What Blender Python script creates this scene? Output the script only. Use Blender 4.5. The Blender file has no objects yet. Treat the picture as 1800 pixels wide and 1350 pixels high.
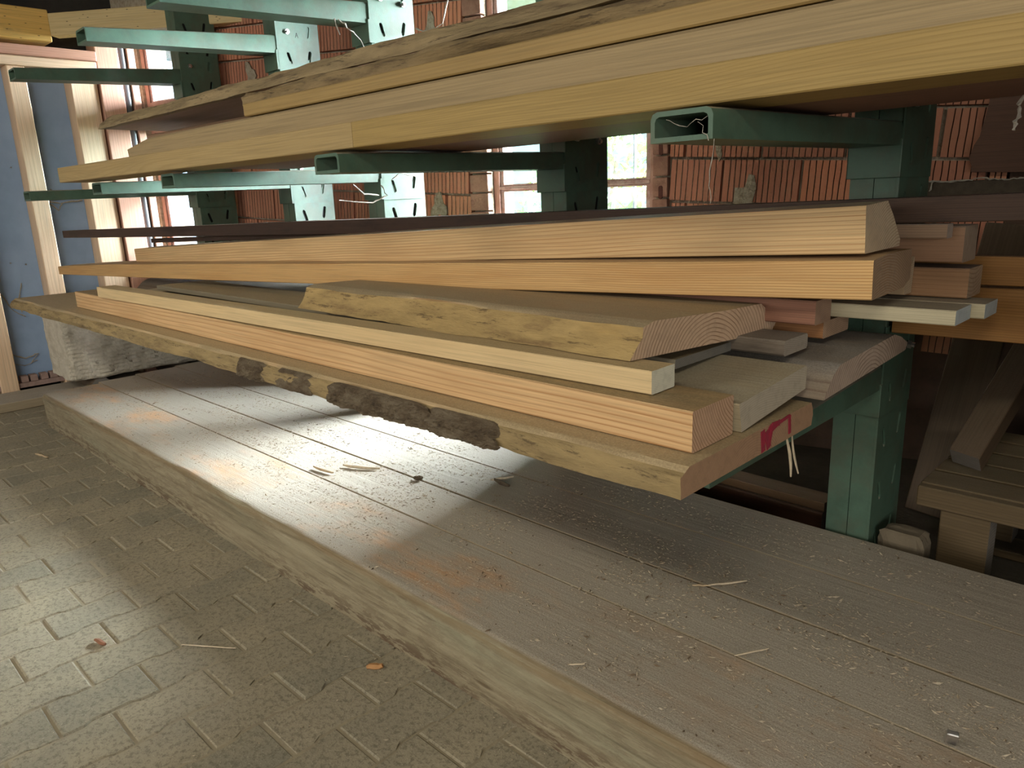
import bpy, bmesh, math, random
from mathutils import Vector, Matrix, noise
random.seed(7)
S = bpy.context.scene
COL = S.collection

# ---------------------------------------------------------------- camera
FPX = 1300.0
Xc = Vector((1360, -275, 1300)).normalized()
Yc = Vector((1319.5, 380, -1300)); Yc = (Yc - Xc * Xc.dot(Yc)).normalized()
Zc = Xc.cross(Yc)
cam_d = bpy.data.cameras.new('camera'); cam = bpy.data.objects.new('camera', cam_d); COL.objects.link(cam)
M = Matrix(((Xc[0], Xc[1], Xc[2]), (Yc[0], Yc[1], Yc[2]), (Zc[0], Zc[1], Zc[2]))).to_4x4()
M.translation = (0, 0, 1.5)
cam.matrix_world = M
cam_d.sensor_fit = 'HORIZONTAL'; cam_d.sensor_width = 36; cam_d.lens = FPX / 1800 * 36
cam_d.clip_start = 0.02; cam_d.clip_end = 200
S.camera = cam

# ---------------------------------------------------------------- light and exposure
S.view_settings.view_transform = 'Standard'; S.view_settings.look = 'None'
S.view_settings.exposure = 0.28; S.view_settings.gamma = 1.0; S.view_settings.use_curve_mapping = False
S.cycles.max_bounces = 7; S.cycles.diffuse_bounces = 4; S.cycles.transparent_max_bounces = 16
S.cycles.caustics_reflective = False; S.cycles.caustics_refractive = False
S.cycles.sample_clamp_indirect = 6
W = bpy.data.worlds.new('sky'); S.world = W; W.use_nodes = True
bg = W.node_tree.nodes['Background']
bg.inputs[0].default_value = (0.56, 0.87, 0.95, 1); bg.inputs[1].default_value = 1.25

def sun(name, direction, strength, angle, color):
    d = bpy.data.lights.new(name, 'SUN'); d.energy = strength; d.angle = math.radians(angle); d.color = color
    o = bpy.data.objects.new(name, d); COL.objects.link(o); o.location = (0, 8, 6)
    o.rotation_euler = Vector(direction).to_track_quat('-Z', 'Y').to_euler(); return o
def area(name, loc, target, sx, sy, power, color, portal=False):
    d = bpy.data.lights.new(name, 'AREA'); d.shape = 'RECTANGLE'; d.size = sx; d.size_y = sy; d.energy = power; d.color = color
    o = bpy.data.objects.new(name, d); COL.objects.link(o); o.location = loc
    o.rotation_euler = (Vector(target) - Vector(loc)).to_track_quat('-Z', 'Y').to_euler()
    if portal: d.cycles.is_portal = True
    return o
sun('hazy_sun', (-0.43, -0.80, -0.40), 360.0, 78, (0.92, 0.95, 1.0))
LAMPS = [((0.4, -1.4, 3.25), 1.5, 0.5, 50), ((-3.6, -1.4, 3.25), 1.5, 0.5, 48)]
for i, (lc, sx, sy, pw) in enumerate(LAMPS):
    area('hall_lamp_light', lc, (lc[0] - 0.25, lc[1] + 0.9, 0), sx, sy, pw, (1.0, 0.92, 0.74))
area('added_front_fill', (-3.2, -6.1, 2.2), (-2.8, 0, 1.2), 5.0, 2.2, 170, (1.0, 0.95, 0.84))  # added fill from behind the camera; the front wall has no opening
area('added_side_fill', (5.2, -4.4, 2.0), (-1.0, 2.0, 1.2), 3.2, 2.2, 200, (1.0, 0.95, 0.86))  # added unseen fill for the timber ends; no door stands here

# ---------------------------------------------------------------- helpers
def link(o, parent=None):
    COL.objects.link(o)
    if parent is not None: o.parent = parent
    return o
def tag(o, label=None, cat=None, group=None, kind=None):
    if label: o['label'] = label
    if cat: o['category'] = cat
    if group: o['group'] = group
    if kind: o['kind'] = kind
    return o
def mesh(name, verts, faces, mat=None, smooth=None):
    me = bpy.data.meshes.new(name); me.from_pydata([tuple(v) for v in verts], [], faces)
    bm = bmesh.new(); bm.from_mesh(me); bmesh.ops.recalc_face_normals(bm, faces=bm.faces); bm.to_mesh(me); bm.free()
    if mat: me.materials.append(mat)
    if smooth is not None:
        for p in me.polygons: p.use_smooth = True
        me.set_sharp_from_angle(angle=math.radians(smooth))
    me.update(); return me
def obj(name, me, parent=None, loc=None, rot=None):
    o = bpy.data.objects.new(name, me); link(o, parent)
    if loc is not None: o.location = loc
    if rot is not None: o.rotation_euler = rot
    return o
def empty(name, loc=(0, 0, 0), rot=(0, 0, 0), parent=None):
    o = bpy.data.objects.new(name, None); o.empty_display_size = 0.1; link(o, parent); o.location = loc; o.rotation_euler = rot; return o
class MB:
    def __init__(s): s.v = []; s.f = []
    def add(s, v, f):
        n = len(s.v); s.v += [tuple(a) for a in v]; s.f += [tuple(i + n for i in q) for q in f]
    def box(s, x0, x1, y0, y1, z0, z1, c=0.0, M=None):
        if c <= 0:
            v = [(x, y, z) for x in (x0, x1) for y in (y0, y1) for z in (z0, z1)]
            f = [(0, 1, 3, 2), (4, 6, 7, 5), (0, 4, 5, 1), (2, 3, 7, 6), (0, 2, 6, 4), (1, 5, 7, 3)]
        else:
            v = []; f = []
            # chamfered along x: octagon section, small inset at the ends
            def ring(x, e):
                a, b, cc, d = y0 + e, y1 - e, z0 + e, z1 - e
                return [(x, a + c, cc), (x, b - c, cc), (x, b, cc + c), (x, b, d - c), (x, b - c, d), (x, a + c, d), (x, a, d - c), (x, a, cc + c)]
            v = ring(x0, c * .6) + ring(x0 + c, 0) + ring(x1 - c, 0) + ring(x1, c * .6)
            f = [tuple(range(7, -1, -1)), tuple(range(24, 32))]
            for r in range(3):
                for k in range(8):
                    f.append((r * 8 + k, r * 8 + (k + 1) % 8, (r + 1) * 8 + (k + 1) % 8, (r + 1) * 8 + k))
        if M is not None: v = [M @ Vector(a) for a in v]
        s.add(v, f)
    def tube(s, pts, r, n=6, cap=True):
        pts = [Vector(p) for p in pts]; v = []; f = []
        for i, p in enumerate(pts):
            t = (pts[min(i + 1, len(pts) - 1)] - pts[max(i - 1, 0)]).normalized()
            a = t.cross(Vector((0.3, 0.1, 1))); a = a.normalized() if a.length > 1e-4 else Vector((1, 0, 0)); b = t.cross(a)
            rr = r[i] if isinstance(r, (list, tuple)) else r
            for k in range(n):
                q = 2 * math.pi * k / n; v.append(p + (a * math.cos(q) + b * math.sin(q)) * rr)
        for i in range(len(pts) - 1):
            for k in range(n): f.append((i * n + k, i * n + (k + 1) % n, (i + 1) * n + (k + 1) % n, (i + 1) * n + k))
        if cap: f.append(tuple(range(n))[::-1]); f.append(tuple(range((len(pts) - 1) * n, len(pts) * n)))
        s.add(v, f)
    def prism(s, poly, x0, x1):
        n = len(poly); v = [(x0, y, z) for y, z in poly] + [(x1, y, z) for y, z in poly]
        f = [tuple(range(n))[::-1], tuple(range(n, 2 * n))] + [(k, (k + 1) % n, n + (k + 1) % n, n + k) for k in range(n)]
        s.add(v, f)
    def build(s, name, mat, parent=None, smooth=None, **k):
        return obj(name, mesh(name, s.v, s.f, mat, smooth), parent, **k)
def fb(p, sc=1.0, o=3):
    return noise.fractal(Vector(p) * sc, 1.0, 2.0, o)

# ---------------------------------------------------------------- materials
def new_mat(name):
    m = bpy.data.materials.new(name); m.use_nodes = True
    nt = m.node_tree; nt.nodes.clear()
    out = nt.nodes.new('ShaderNodeOutputMaterial'); b = nt.nodes.new('ShaderNodeBsdfPrincipled')
    nt.links.new(b.outputs[0], out.inputs[0]); return m, nt, b
class N:
    def __init__(s, nt): s.nt = nt
    def node(s, t, **k):
        n = s.nt.nodes.new(t)
        for a, b in k.items(): setattr(n, a, b)
        return n
    def set(s, sock, v):
        if v is None: return
        if hasattr(v, 'links') or hasattr(v, 'is_linked'): s.nt.links.new(v, sock)
        else: sock.default_value = v
    def math(s, op, a, b=None, c=None, clamp=False):
        n = s.node('ShaderNodeMath', operation=op, use_clamp=clamp)
        s.set(n.inputs[0], a)
        if b is not None: s.set(n.inputs[1], b)
        if c is not None: s.set(n.inputs[2], c)
        return n.outputs[0]
    def noise(s, vec, scale, detail=3, rough=.55, dist=0.0):
        n = s.node('ShaderNodeTexNoise'); s.set(n.inputs['Vector'], vec); n.inputs['Scale'].default_value = scale
        n.inputs['Detail'].default_value = detail; n.inputs['Roughness'].default_value = rough; n.inputs['Distortion'].default_value = dist
        return n.outputs[0]
    def mapping(s, vec, scale=(1, 1, 1), loc=(0, 0, 0), rot=(0, 0, 0)):
        n = s.node('ShaderNodeMapping'); s.set(n.inputs[0], vec); n.inputs['Scale'].default_value = scale
        n.inputs['Location'].default_value = loc; n.inputs['Rotation'].default_value = rot; return n.outputs[0]
    def ramp(s, f, stops, interp='LINEAR'):
        n = s.node('ShaderNodeValToRGB'); s.set(n.inputs[0], f); e = n.color_ramp; e.interpolation = interp
        while len(e.elements) > 1: e.elements.remove(e.elements[-1])
        for i, (p, c) in enumerate(stops):
            el = e.elements[0] if i == 0 else e.elements.new(p)
            el.position = p; el.color = (*c, 1) if len(c) == 3 else c
        return n.outputs[0]
    def mix(s, fac, a, b, blend='MIX'):
        n = s.node('ShaderNodeMix', data_type='RGBA', blend_type=blend)
        s.set(n.inputs[0], fac); s.set(n.inputs[6], (*a, 1) if isinstance(a, tuple) and len(a) == 3 else a)
        s.set(n.inputs[7], (*b, 1) if isinstance(b, tuple) and len(b) == 3 else b); return n.outputs[2]
    def ss(s, v, lo, hi):
        n = s.node('ShaderNodeMapRange', interpolation_type='SMOOTHSTEP'); s.set(n.inputs[0], v)
        n.inputs[1].default_value = lo; n.inputs[2].default_value = hi; return n.outputs[0]
    def bump(s, h, strength, dist=.01):
        n = s.node('ShaderNodeBump'); s.set(n.inputs['Height'], h); n.inputs['Strength'].default_value = strength
        n.inputs['Distance'].default_value = dist; return n.outputs[0]

def srgb(r, g, b):
    def f(c):
        c /= 255.0
        return c / 12.92 if c <= .04045 else ((c + .055) / 1.055) ** 2.4
    return (f(r), f(g), f(b))
def mul(c, k): return tuple(a * k for a in c)

def wood(name, early, late, pith=(0.1, -0.15), spacing=0.006, contrast=0.8, end=None, dust=(0.36, 0.31, 0.25), dustamt=0.5,
         grey=0.0, greycol=(0.22, 0.20, 0.17), rough=0.6, spots=0.0, seed=0.0, warp=0.012, ebump=0.25):
    """solid growth rings around a pith line along local x"""
    m, nt, b = new_mat(name); n = N(nt)
    tc = n.node('ShaderNodeTexCoord'); P = tc.outputs['Object']
    mp = n.mapping(P, (0.55, 3.0, 3.0), (seed, seed * 1.7, seed * .3))
    wn = n.node('ShaderNodeTexNoise'); n.set(wn.inputs['Vector'], mp); wn.inputs['Scale'].default_value = 1.0; wn.inputs['Detail'].default_value = 2
    sub = n.node('ShaderNodeVectorMath', operation='SUBTRACT'); n.set(sub.inputs[0], wn.outputs['Color']); sub.inputs[1].default_value = (.5, .5, .5)
    sc = n.node('ShaderNodeVectorMath', operation='MULTIPLY'); n.set(sc.inputs[0], sub.outputs[0]); sc.inputs[1].default_value = (0, warp * 3, warp * 3)
    ad = n.node('ShaderNodeVectorMath', operation='ADD'); n.set(ad.inputs[0], P); n.set(ad.inputs[1], sc.outputs[0])
    sp = n.node('ShaderNodeSeparateXYZ'); n.set(sp.inputs[0], ad.outputs[0])
    dy = n.math('SUBTRACT', sp.outputs[1], pith[0]); dz = n.math('SUBTRACT', sp.outputs[2], pith[1])
    r = n.math('SQRT', n.math('ADD', n.math('MULTIPLY', dy, dy), n.math('MULTIPLY', dz, dz)))
    rr = n.math('DIVIDE', r, spacing)
    varn = n.noise(n.mapping(P, (.2, 9, 9), (seed, 0, 0)), 1.0, 2)
    rr = n.math('ADD', rr, n.math('MULTIPLY', varn, 1.4))
    fr = n.math('FRACT', rr)
    cc = n.ramp(fr, [(0.0, (0, 0, 0)), (0.62, (.05, .05, .05)), (0.88, (1, 1, 1)), (0.95, (.8, .8, .8)), (1.0, (0, 0, 0))])
    amp = n.ss(n.noise(n.mapping(P, (.5, 12, 12), (seed + 3, 0, 0)), 1.0, 2), .3, .62)
    ringf = n.math('MULTIPLY', cc, n.math('MULTIPLY_ADD', amp, contrast * .45, contrast * .6))
    col = n.mix(ringf, early, late)
    fib = n.noise(n.mapping(P, (2.5, 160, 160)), 1.0, 3, .6)
    col = n.mix(n.ss(fib, .35, .75), col, mul(early, .72))
    blot = n.noise(n.mapping(P, (1.3, 8, 8), (seed, 1, 2)), 1.0, 4)
    col = n.mix(n.math('MULTIPLY', n.ss(blot, .42, .75), .35), col, mul(late, 1.1))
    if grey > 0:
        g = n.ss(n.noise(n.mapping(P, (2.2, 7, 9), (seed * 2, 0, 5)), 1.0, 5, .65), .65 - grey * .5, .8 - grey * .3)
        col = n.mix(n.math('MULTIPLY', g, .85), col, greycol)
    if spots > 0:
        v = n.node('ShaderNodeTexVoronoi'); n.set(v.inputs['Vector'], n.mapping(P, (14, 40, 40))); v.inputs['Scale'].default_value = 1
        col = n.mix(n.math('MULTIPLY', n.ss(v.outputs['Distance'], .16, .06), spots), col, (.05, .035, .02))
    on = n.node('ShaderNodeSeparateXYZ'); n.set(on.inputs[0], tc.outputs['Normal'])
    endf = n.ss(n.math('ABSOLUTE', on.outputs[0]), .6, .85)
    if end is None: end = tuple(a * .55 + .17 for a in early)
    endc = n.mix(n.math('MULTIPLY', ringf, .9), end, mul(late, .62))
    endc = n.mix(n.math('MULTIPLY', n.ss(n.noise(P, 45, 4), .45, .7), .35), endc, mul(end, .6))
    col = n.mix(endf, col, endc)
    geo = n.node('ShaderNodeNewGeometry'); gs = n.node('ShaderNodeSeparateXYZ'); n.set(gs.inputs[0], geo.outputs['Normal'])
    up = n.ss(gs.outputs[2], .55, .95)
    dn = n.ss(n.noise(n.mapping(P, (5, 14, 14), (seed, 0, 0)), 1.0, 5, .7), .25, .6)
    df = n.math('MULTIPLY', up, n.math('MULTIPLY', n.math('MULTIPLY_ADD', dn, .5, .5), dustamt))
    fine = n.noise(P, 220, 2)
    dcol = n.mix(n.ss(fine, .3, .7), mul(dust, .75), mul(dust, 1.15))
    col = n.mix(df, col, dcol)
    n.set(b.inputs['Base Color'], col); b.inputs['Roughness'].default_value = rough
    b.inputs['Specular IOR Level'].default_value = .35
    h = n.math('ADD', n.math('MULTIPLY', fib, .5), n.math('MULTIPLY', cc, ebump))
    h = n.math('ADD', h, n.math('MULTIPLY', fine, .25))
    n.set(b.inputs['Normal'], n.bump(h, .35, .0025))
    return m

def plain(name, col, rough=.6, metal=0.0, nscale=20, namt=.25, bump=.1, bdist=.003, col2=None, spec=.4):
    m, nt, b = new_mat(name); n = N(nt); P = n.node('ShaderNodeTexCoord').outputs['Object']
    f = n.noise(P, nscale, 5, .65)
    c = n.mix(n.ss(f, .35, .7), col, col2 if col2 else mul(col, 1 - namt))
    n.set(b.inputs['Base Color'], c); b.inputs['Roughness'].default_value = rough; b.inputs['Metallic'].default_value = metal
    b.inputs['Specular IOR Level'].default_value = spec
    if bump: n.set(b.inputs['Normal'], n.bump(n.noise(P, nscale * 4, 4), bump, bdist))
    return m

def paint_mat():
    m, nt, b = new_mat('green_rack_paint'); n = N(nt); P = n.node('ShaderNodeTexCoord').outputs['Object']
    c = n.mix(n.ss(n.noise(P, 6, 5, .7), .4, .7), (.074, .136, .098), (.052, .098, .070))
    sp = n.ss(n.noise(P, 170, 3, .6), .60, .70)
    c = n.mix(n.math('MULTIPLY', sp, .55), c, (.05, .10, .085))
    geo = n.node('ShaderNodeNewGeometry'); gs = n.node('ShaderNodeSeparateXYZ'); n.set(gs.inputs[0], geo.outputs['Normal'])
    d = n.math('MULTIPLY', n.ss(gs.outputs[2], .5, .95), .75)
    c = n.mix(d, c, (.30, .27, .22))
    c = n.mix(n.math('MULTIPLY', n.ss(n.noise(P, 4, 5, .7), .42, .62), .55), c, (.085, .095, .065)); rust = n.ss(n.noise(P, 14, 6, .75), .66, .74)
    c = n.mix(n.math('MULTIPLY', rust, .5), c, (.11, .07, .04))
    n.set(b.inputs['Base Color'], c); b.inputs['Roughness'].default_value = .5; b.inputs['Specular IOR Level'].default_value = .4
    n.set(b.inputs['Normal'], n.bump(n.noise(P, 180, 3), .25, .002)); return m

def bark_mat():
    m, nt, b = new_mat('bark'); n = N(nt); P = n.node('ShaderNodeTexCoord').outputs['Object']
    q = n.mapping(P, (9, 26, 26))
    c = n.ramp(n.noise(q, 1, 6, .7), [(.25, (.035, .022, .013)), (.45, (.12, .085, .05)), (.6, (.19, .15, .10)), (.8, (.26, .22, .17))])
    n.set(b.inputs['Base Color'], c); b.inputs['Roughness'].default_value = .9
    n.set(b.inputs['Normal'], n.bump(n.noise(q, 2.5, 6, .7), 1.0, .02)); return m

def waney_mat(name, base, dark, streak=(6, 25, 25), seed=0.):
    m, nt, b = new_mat(name); n = N(nt); P = n.node('ShaderNodeTexCoord').outputs['Object']
    f = n.noise(n.mapping(P, streak, (seed, 0, 0)), 1, 6, .7)
    c = n.ramp(f, [(.28, dark), (.45, mul(base, .8)), (.6, base), (.8, mul(base, 1.15))])
    cr = n.noise(n.mapping(P, (streak[0] * 1.3, streak[1] * 2.4, streak[2] * 2.4), (seed, 4, 0)), 1, 8, .78)
    c = n.mix(n.math('MULTIPLY', n.ss(cr, .55, .62), .75), c, mul(dark, .5))
    n.set(b.inputs['Base Color'], c); b.inputs['Roughness'].default_value = .8
    n.set(b.inputs['Normal'], n.bump(n.math('ADD', f, n.math('MULTIPLY', cr, .6)), .7, .012)); return m

G = paint_mat(); BARK = bark_mat()
BLACK = plain('letter_and_shade_black', (.006, .006, .006), .9, bump=0)
STEEL = plain('chrome_steel', (.62, .60, .58), .3, .9, 30, .3, .1)
FIB = plain('splinter_wood', (.50, .38, .24), .7, nscale=60)
WEB = plain('cobweb_thread', (.42, .39, .34), .9, nscale=80, bump=0)

# ---------------------------------------------------------------- room shell
TH = math.radians(14); WP = Vector((-7.3, 2.78, 0)); WD = Vector((math.cos(TH), math.sin(TH), 0)); WN = Vector((math.sin(TH), -math.cos(TH), 0))
ROWT = -0.06
def wallM(off=0.0):
    """local x along the back wall, local y into the wall, local z up"""
    Mx = Matrix((( WD.x, -WN.x, 0, WP.x + WN.x * off), (WD.y, -WN.y, 0, WP.y + WN.y * off), (0, 0, 1, 0), (0, 0, 0, 1)))
    return Mx

dirt = plain('earth_between_stones', (.30, .26, .18), .95, nscale=9, col2=(.25, .215, .155), bump=.6, bdist=.006)
fm = MB(); fm.box(-8.2, 7.4, -6.2, 6.6, -.12, -.0045)
floor = tag(fm.build('floor', dirt), kind='structure')
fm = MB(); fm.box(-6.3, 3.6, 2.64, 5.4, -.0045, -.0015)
fm.build('painted_floor_shade', plain('painted_floor_shade', (.060, .050, .036), .95, nscale=12, bump=.6, bdist=.006), floor)  # shade on the floor behind the platform, painted as a dark sheet
WPLAST = plain('dark_rubble_masonry', (.10, .06, .042), .9, nscale=5, col2=(.07, .045, .03), bump=.5, bdist=.01)
MORT = plain('lime_mortar', (.42, .37, .29), .95, nscale=30, col2=(.28, .235, .17), bump=.9, bdist=.008)

# back wall core with window openings, thick
def z0(s, z): return z + ROWT * s
wins = [(-.06, .50, 1.10, 3.10), (3.62, 4.80, 1.18, 3.12)]      # s0, s1, z0 and z1 at s = 0
tag_wall = empty('wall_back'); tag(tag_wall, kind='structure')
wb = MB(); seg = [(-.6, wins[0][0]), (wins[0][1], wins[1][0]), (wins[1][1], 15.5)]
for a, b_ in seg: wb.box(a, b_, .045, .34, -.05, 3.6)
for (a, b_, lo, hi) in wins:
    wb.box(a, b_, .045, .34, -.05, z0((a + b_) / 2, lo)); wb.box(a, b_, .045, .34, z0((a + b_) / 2, hi), 3.6)
core = wb.build('wall_core', MORT, tag_wall); core.matrix_world = wallM(); tag(core, kind='structure')
wl2 = MB(); wl2.box(6.62, 15.4, -.0, .044, 0, 3.6); wl2.box(.5, 3.62, 0, .044, 0, .9); wl2.box(4.9, 6.6, 0, .044, 0, .98)
o = wl2.build('rubble_render', WPLAST, tag_wall); o.matrix_world = wallM()

def brick_mat():
    m, nt, b = new_mat('perforated_clay_brick'); n = N(nt); tc = n.node('ShaderNodeTexCoord'); P = tc.outputs['Object']
    oi = n.node('ShaderNodeObjectInfo')
    c = n.ramp(oi.outputs['Random'], [(0, (.56, .225, .130)), (.35, (.48, .20, .125)), (.6, (.40, .17, .11)), (.8, (.56, .26, .15)), (1, (.36, .155, .10))])
    c = n.mix(n.math('MULTIPLY', n.ss(n.noise(P, 9, 5, .7), .45, .75), .35), c, (.42, .24, .14))
    c = n.mix(n.math('MULTIPLY', n.ss(n.noise(P, 30, 5, .7), .55, .75), .5), c, (.20, .085, .05))
    n.set(b.inputs['Base Color'], c); b.inputs['Roughness'].default_value = .85
    n.set(b.inputs['Normal'], n.bump(n.noise(P, 70, 5, .7), .5, .004)); return m
BR = brick_mat(); GROOVE = plain('groove_dark', (.05, .022, .014), .95, bump=0)
def brick_mesh(L, H, ngr, seed):
    """one perforated brick: face with recessed wavy vertical grooves"""
    rnd = random.Random(seed); v = []; f = []; mi = []
    T = .06; g = .0026; xs = [0.0]
    step = L / (ngr + 1)
    cols = []
    x = 0
    for k in range(1, ngr + 1):
        cx = k * step + rnd.uniform(-.002, .002)
        cols += [(cx - g, cx + g)]
    zs = [0, H * .25, H * .5, H * .75, H]
    def quadstrip(xa, xb, y, mat, wa, wb_):
        for i in range(4):
            n = len(v)
            za, zb = zs[i], zs[i + 1]
            v.extend([(xa + wa[i], y, za), (xb + wb_[i], y, za), (xb + wb_[i + 1], y, zb), (xa + wa[i + 1], y, zb)])
            f.append((n, n + 1, n + 2, n + 3)); mi.append(mat)
    prev = 0.0; pw = [0] * 5
    for (a, b2) in cols:
        w = [rnd.uniform(-.0018, .0018) for _ in range(5)]
        quadstrip(prev, a, 0, 0, pw, w)
        quadstrip(a, b2, .012, 1, w, w)
        prev = b2; pw = w
    quadstrip(prev, L, 0, 0, pw, [0] * 5)
    n = len(v); v.extend([(0, 0, 0), (L, 0, 0), (L, T, 0), (0, T, 0), (0, 0, H), (L, 0, H), (L, T, H), (0, T, H)])
    f += [(n, n + 3, n + 2, n + 1), (n + 4, n + 5, n + 6, n + 7), (n, n + 4, n + 7, n + 3), (n + 1, n + 2, n + 6, n + 5)]; mi += [0] * 4
    me = bpy.data.meshes.new('brick'); me.from_pydata(v, [], f); me.materials.append(BR); me.materials.append(GROOVE)
    for p, q in zip(me.polygons, mi): p.material_index = q
    me.update(); return me
L0, H0, PZ, PX = .418, .232, .25, .436
full = [brick_mesh(L0, H0, 12, k) for k in range(4)]
cache = {}
rb = random.Random(3)
rows = [1.734 - PZ * 3 + PZ * k for k in range(10)]      # joint heights at s = 0
ROT = math.atan(ROWT)
def put_brick(s, e, zb, row):
    L = e - s
    if L < .05: return
    if abs(L - L0) < .01: me = rb.choice(full)
    else:
        key = round(L, 2)
        if key not in cache: cache[key] = brick_mesh(key, H0, max(1, int(key / .034)), row + 50)
        me = cache[key]
    o = obj('brick', me, tag_wall)
    dep = rb.uniform(-.006, .004)
    p = wallM() @ Vector((s, dep, zb + ROWT * s + .009))
    o.matrix_world = Matrix.Translation(p) @ Matrix.Rotation(TH, 4, 'Z') @ Matrix.Rotation(-ROT, 4, 'Y') @ Matrix.Rotation(rb.uniform(-.006, .006), 4, 'Y')
for ri, zb in enumerate(rows):
    off = 5.21 - 20 * PX if ri % 2 == 1 else 5.433 - 20 * PX
    spans = [(.52, 3.46), (4.905, 6.60)]
    if zb + PZ > 3.12 : spans = [(.52, 3.46), (4.905, 6.60)]
    for (a, b_) in spans:
        k = math.floor((a - off) / PX)
        while off + k * PX < b_:
            s0 = max(a, off + k * PX + .009); s1 = min(b_, off + (k + 1) * PX - .009)
            if s1 - s0 > .07: put_brick(s0, s1, zb, ri)
            k += 1
# mortar patches smeared on the bricks
mp_ = MB()
for (s, z, r, h) in [(5.36, 1.42, .05, .14), (3.22, 2.62, .05, .10), (3.2, 1.45, .06, .08), (1.42, 2.52, .05, .1), (5.19, 1.78, .035, .09)]:
    ring = []; zc = z
    for k in range(14):
        q = 2 * math.pi * k / 14; rr = 1 + .35 * math.sin(3 * q + s) + rb.uniform(-.15, .15)
        ring.append((s + math.cos(q) * r * rr, -.012, zc + math.sin(q) * h * rr))
    n = len(mp_.v); mp_.v += ring + [(a, .002, c) for a, _, c in ring] + [(s, -.02, zc)]
    for k in range(14):
        mp_.f.append((n + k, n + (k + 1) % 14, n + 14 + (k + 1) % 14, n + 14 + k)); mp_.f.append((n + 28, n + (k + 1) % 14, n + k))
o = mp_.build('mortar_patch', MORT, tag_wall); o.matrix_world = wallM()
# rough reveals: dusty reddish perforated bricks seen end on
REV = plain('dusty_reveal_brick', (.36, .20, .145), .9, nscale=14, col2=(.26, .135, .10), bump=.7, bdist=.008)
for (a, b_, lo, hi) in [(3.475, 3.62, 1.0, 3.2), (4.80, 4.893, 1.0, 3.2), (.50, .525, 1.0, 3.1)]:
    z = lo; 
    while z < hi:
        m_ = MB(); m_.box(a, b_, rb.uniform(-.012, 0), .05, z0((a + b_) / 2, z) + .007, z0((a + b_) / 2, z + .125) - .004, .004)
        o = m_.build('reveal_brick', REV, tag_wall); o.matrix_world = wallM(); z += .125
hm = MB()
for z in (1.60, 1.725, 1.98, 1.475):
    zz = z0(4.84, z); poly = []
    for k in range(12):
        q = 2 * math.pi * k / 12; poly.append((4.852 + .013 * math.cos(q), -.0135, zz + .06 + (.026 if math.sin(q) > 0 else -.026) + .013 * math.sin(q)))
    hm.add(poly + [(a, .0, c) for a, _, c in poly], [tuple(range(12))] + [(k, (k + 1) % 12, 12 + (k + 1) % 12, 12 + k) for k in range(12)])
o = hm.build('brick_hole', plain('hole_red_dark', (.10, .035, .025), .9, bump=0), tag_wall); o.matrix_world = wallM()

# windows: frame, transom, pane, wrought iron grille
FRW = plain('old_white_red_window_paint', (.55, .40, .38), .6, nscale=20, col2=(.36, .20, .17), bump=.3)
FRR = plain('red_brown_window_frame', (.42, .25, .20), .6, nscale=12, col2=(.30, .16, .125), bump=.3)
def glass_mat():
    m = bpy.data.materials.new('dusty_window_glass'); m.use_nodes = True; nt = m.node_tree; nt.nodes.clear(); n = N(nt)
    out = n.node('ShaderNodeOutputMaterial'); tr = n.node('ShaderNodeBsdfTransparent'); tl = n.node('ShaderNodeBsdfTranslucent'); gl = n.node('ShaderNodeBsdfGlossy')
    tr.inputs[0].default_value = (.95, .99, .99, 1); tl.inputs[0].default_value = (.5, .85, .95, 1); gl.inputs[1].default_value = .05
    P = n.node('ShaderNodeTexCoord').outputs['Object']
    f = n.math('MULTIPLY_ADD', n.ss(n.noise(P, 7, 5, .7), .3, .8), .010, .003)
    a = n.node('ShaderNodeMixShader'); n.set(a.inputs[0], f); nt.links.new(tr.outputs[0], a.inputs[1]); nt.links.new(tl.outputs[0], a.inputs[2])
    c = n.node('ShaderNodeMixShader'); c.inputs[0].default_value = .05; nt.links.new(a.outputs[0], c.inputs[1]); nt.links.new(gl.outputs[0], c.inputs[2])
    nt.links.new(c.outputs[0], out.inputs[0]); return m
GL = glass_mat()
IRON = plain('grille_iron', (.16, .20, .26), .5, nscale=40)
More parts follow.
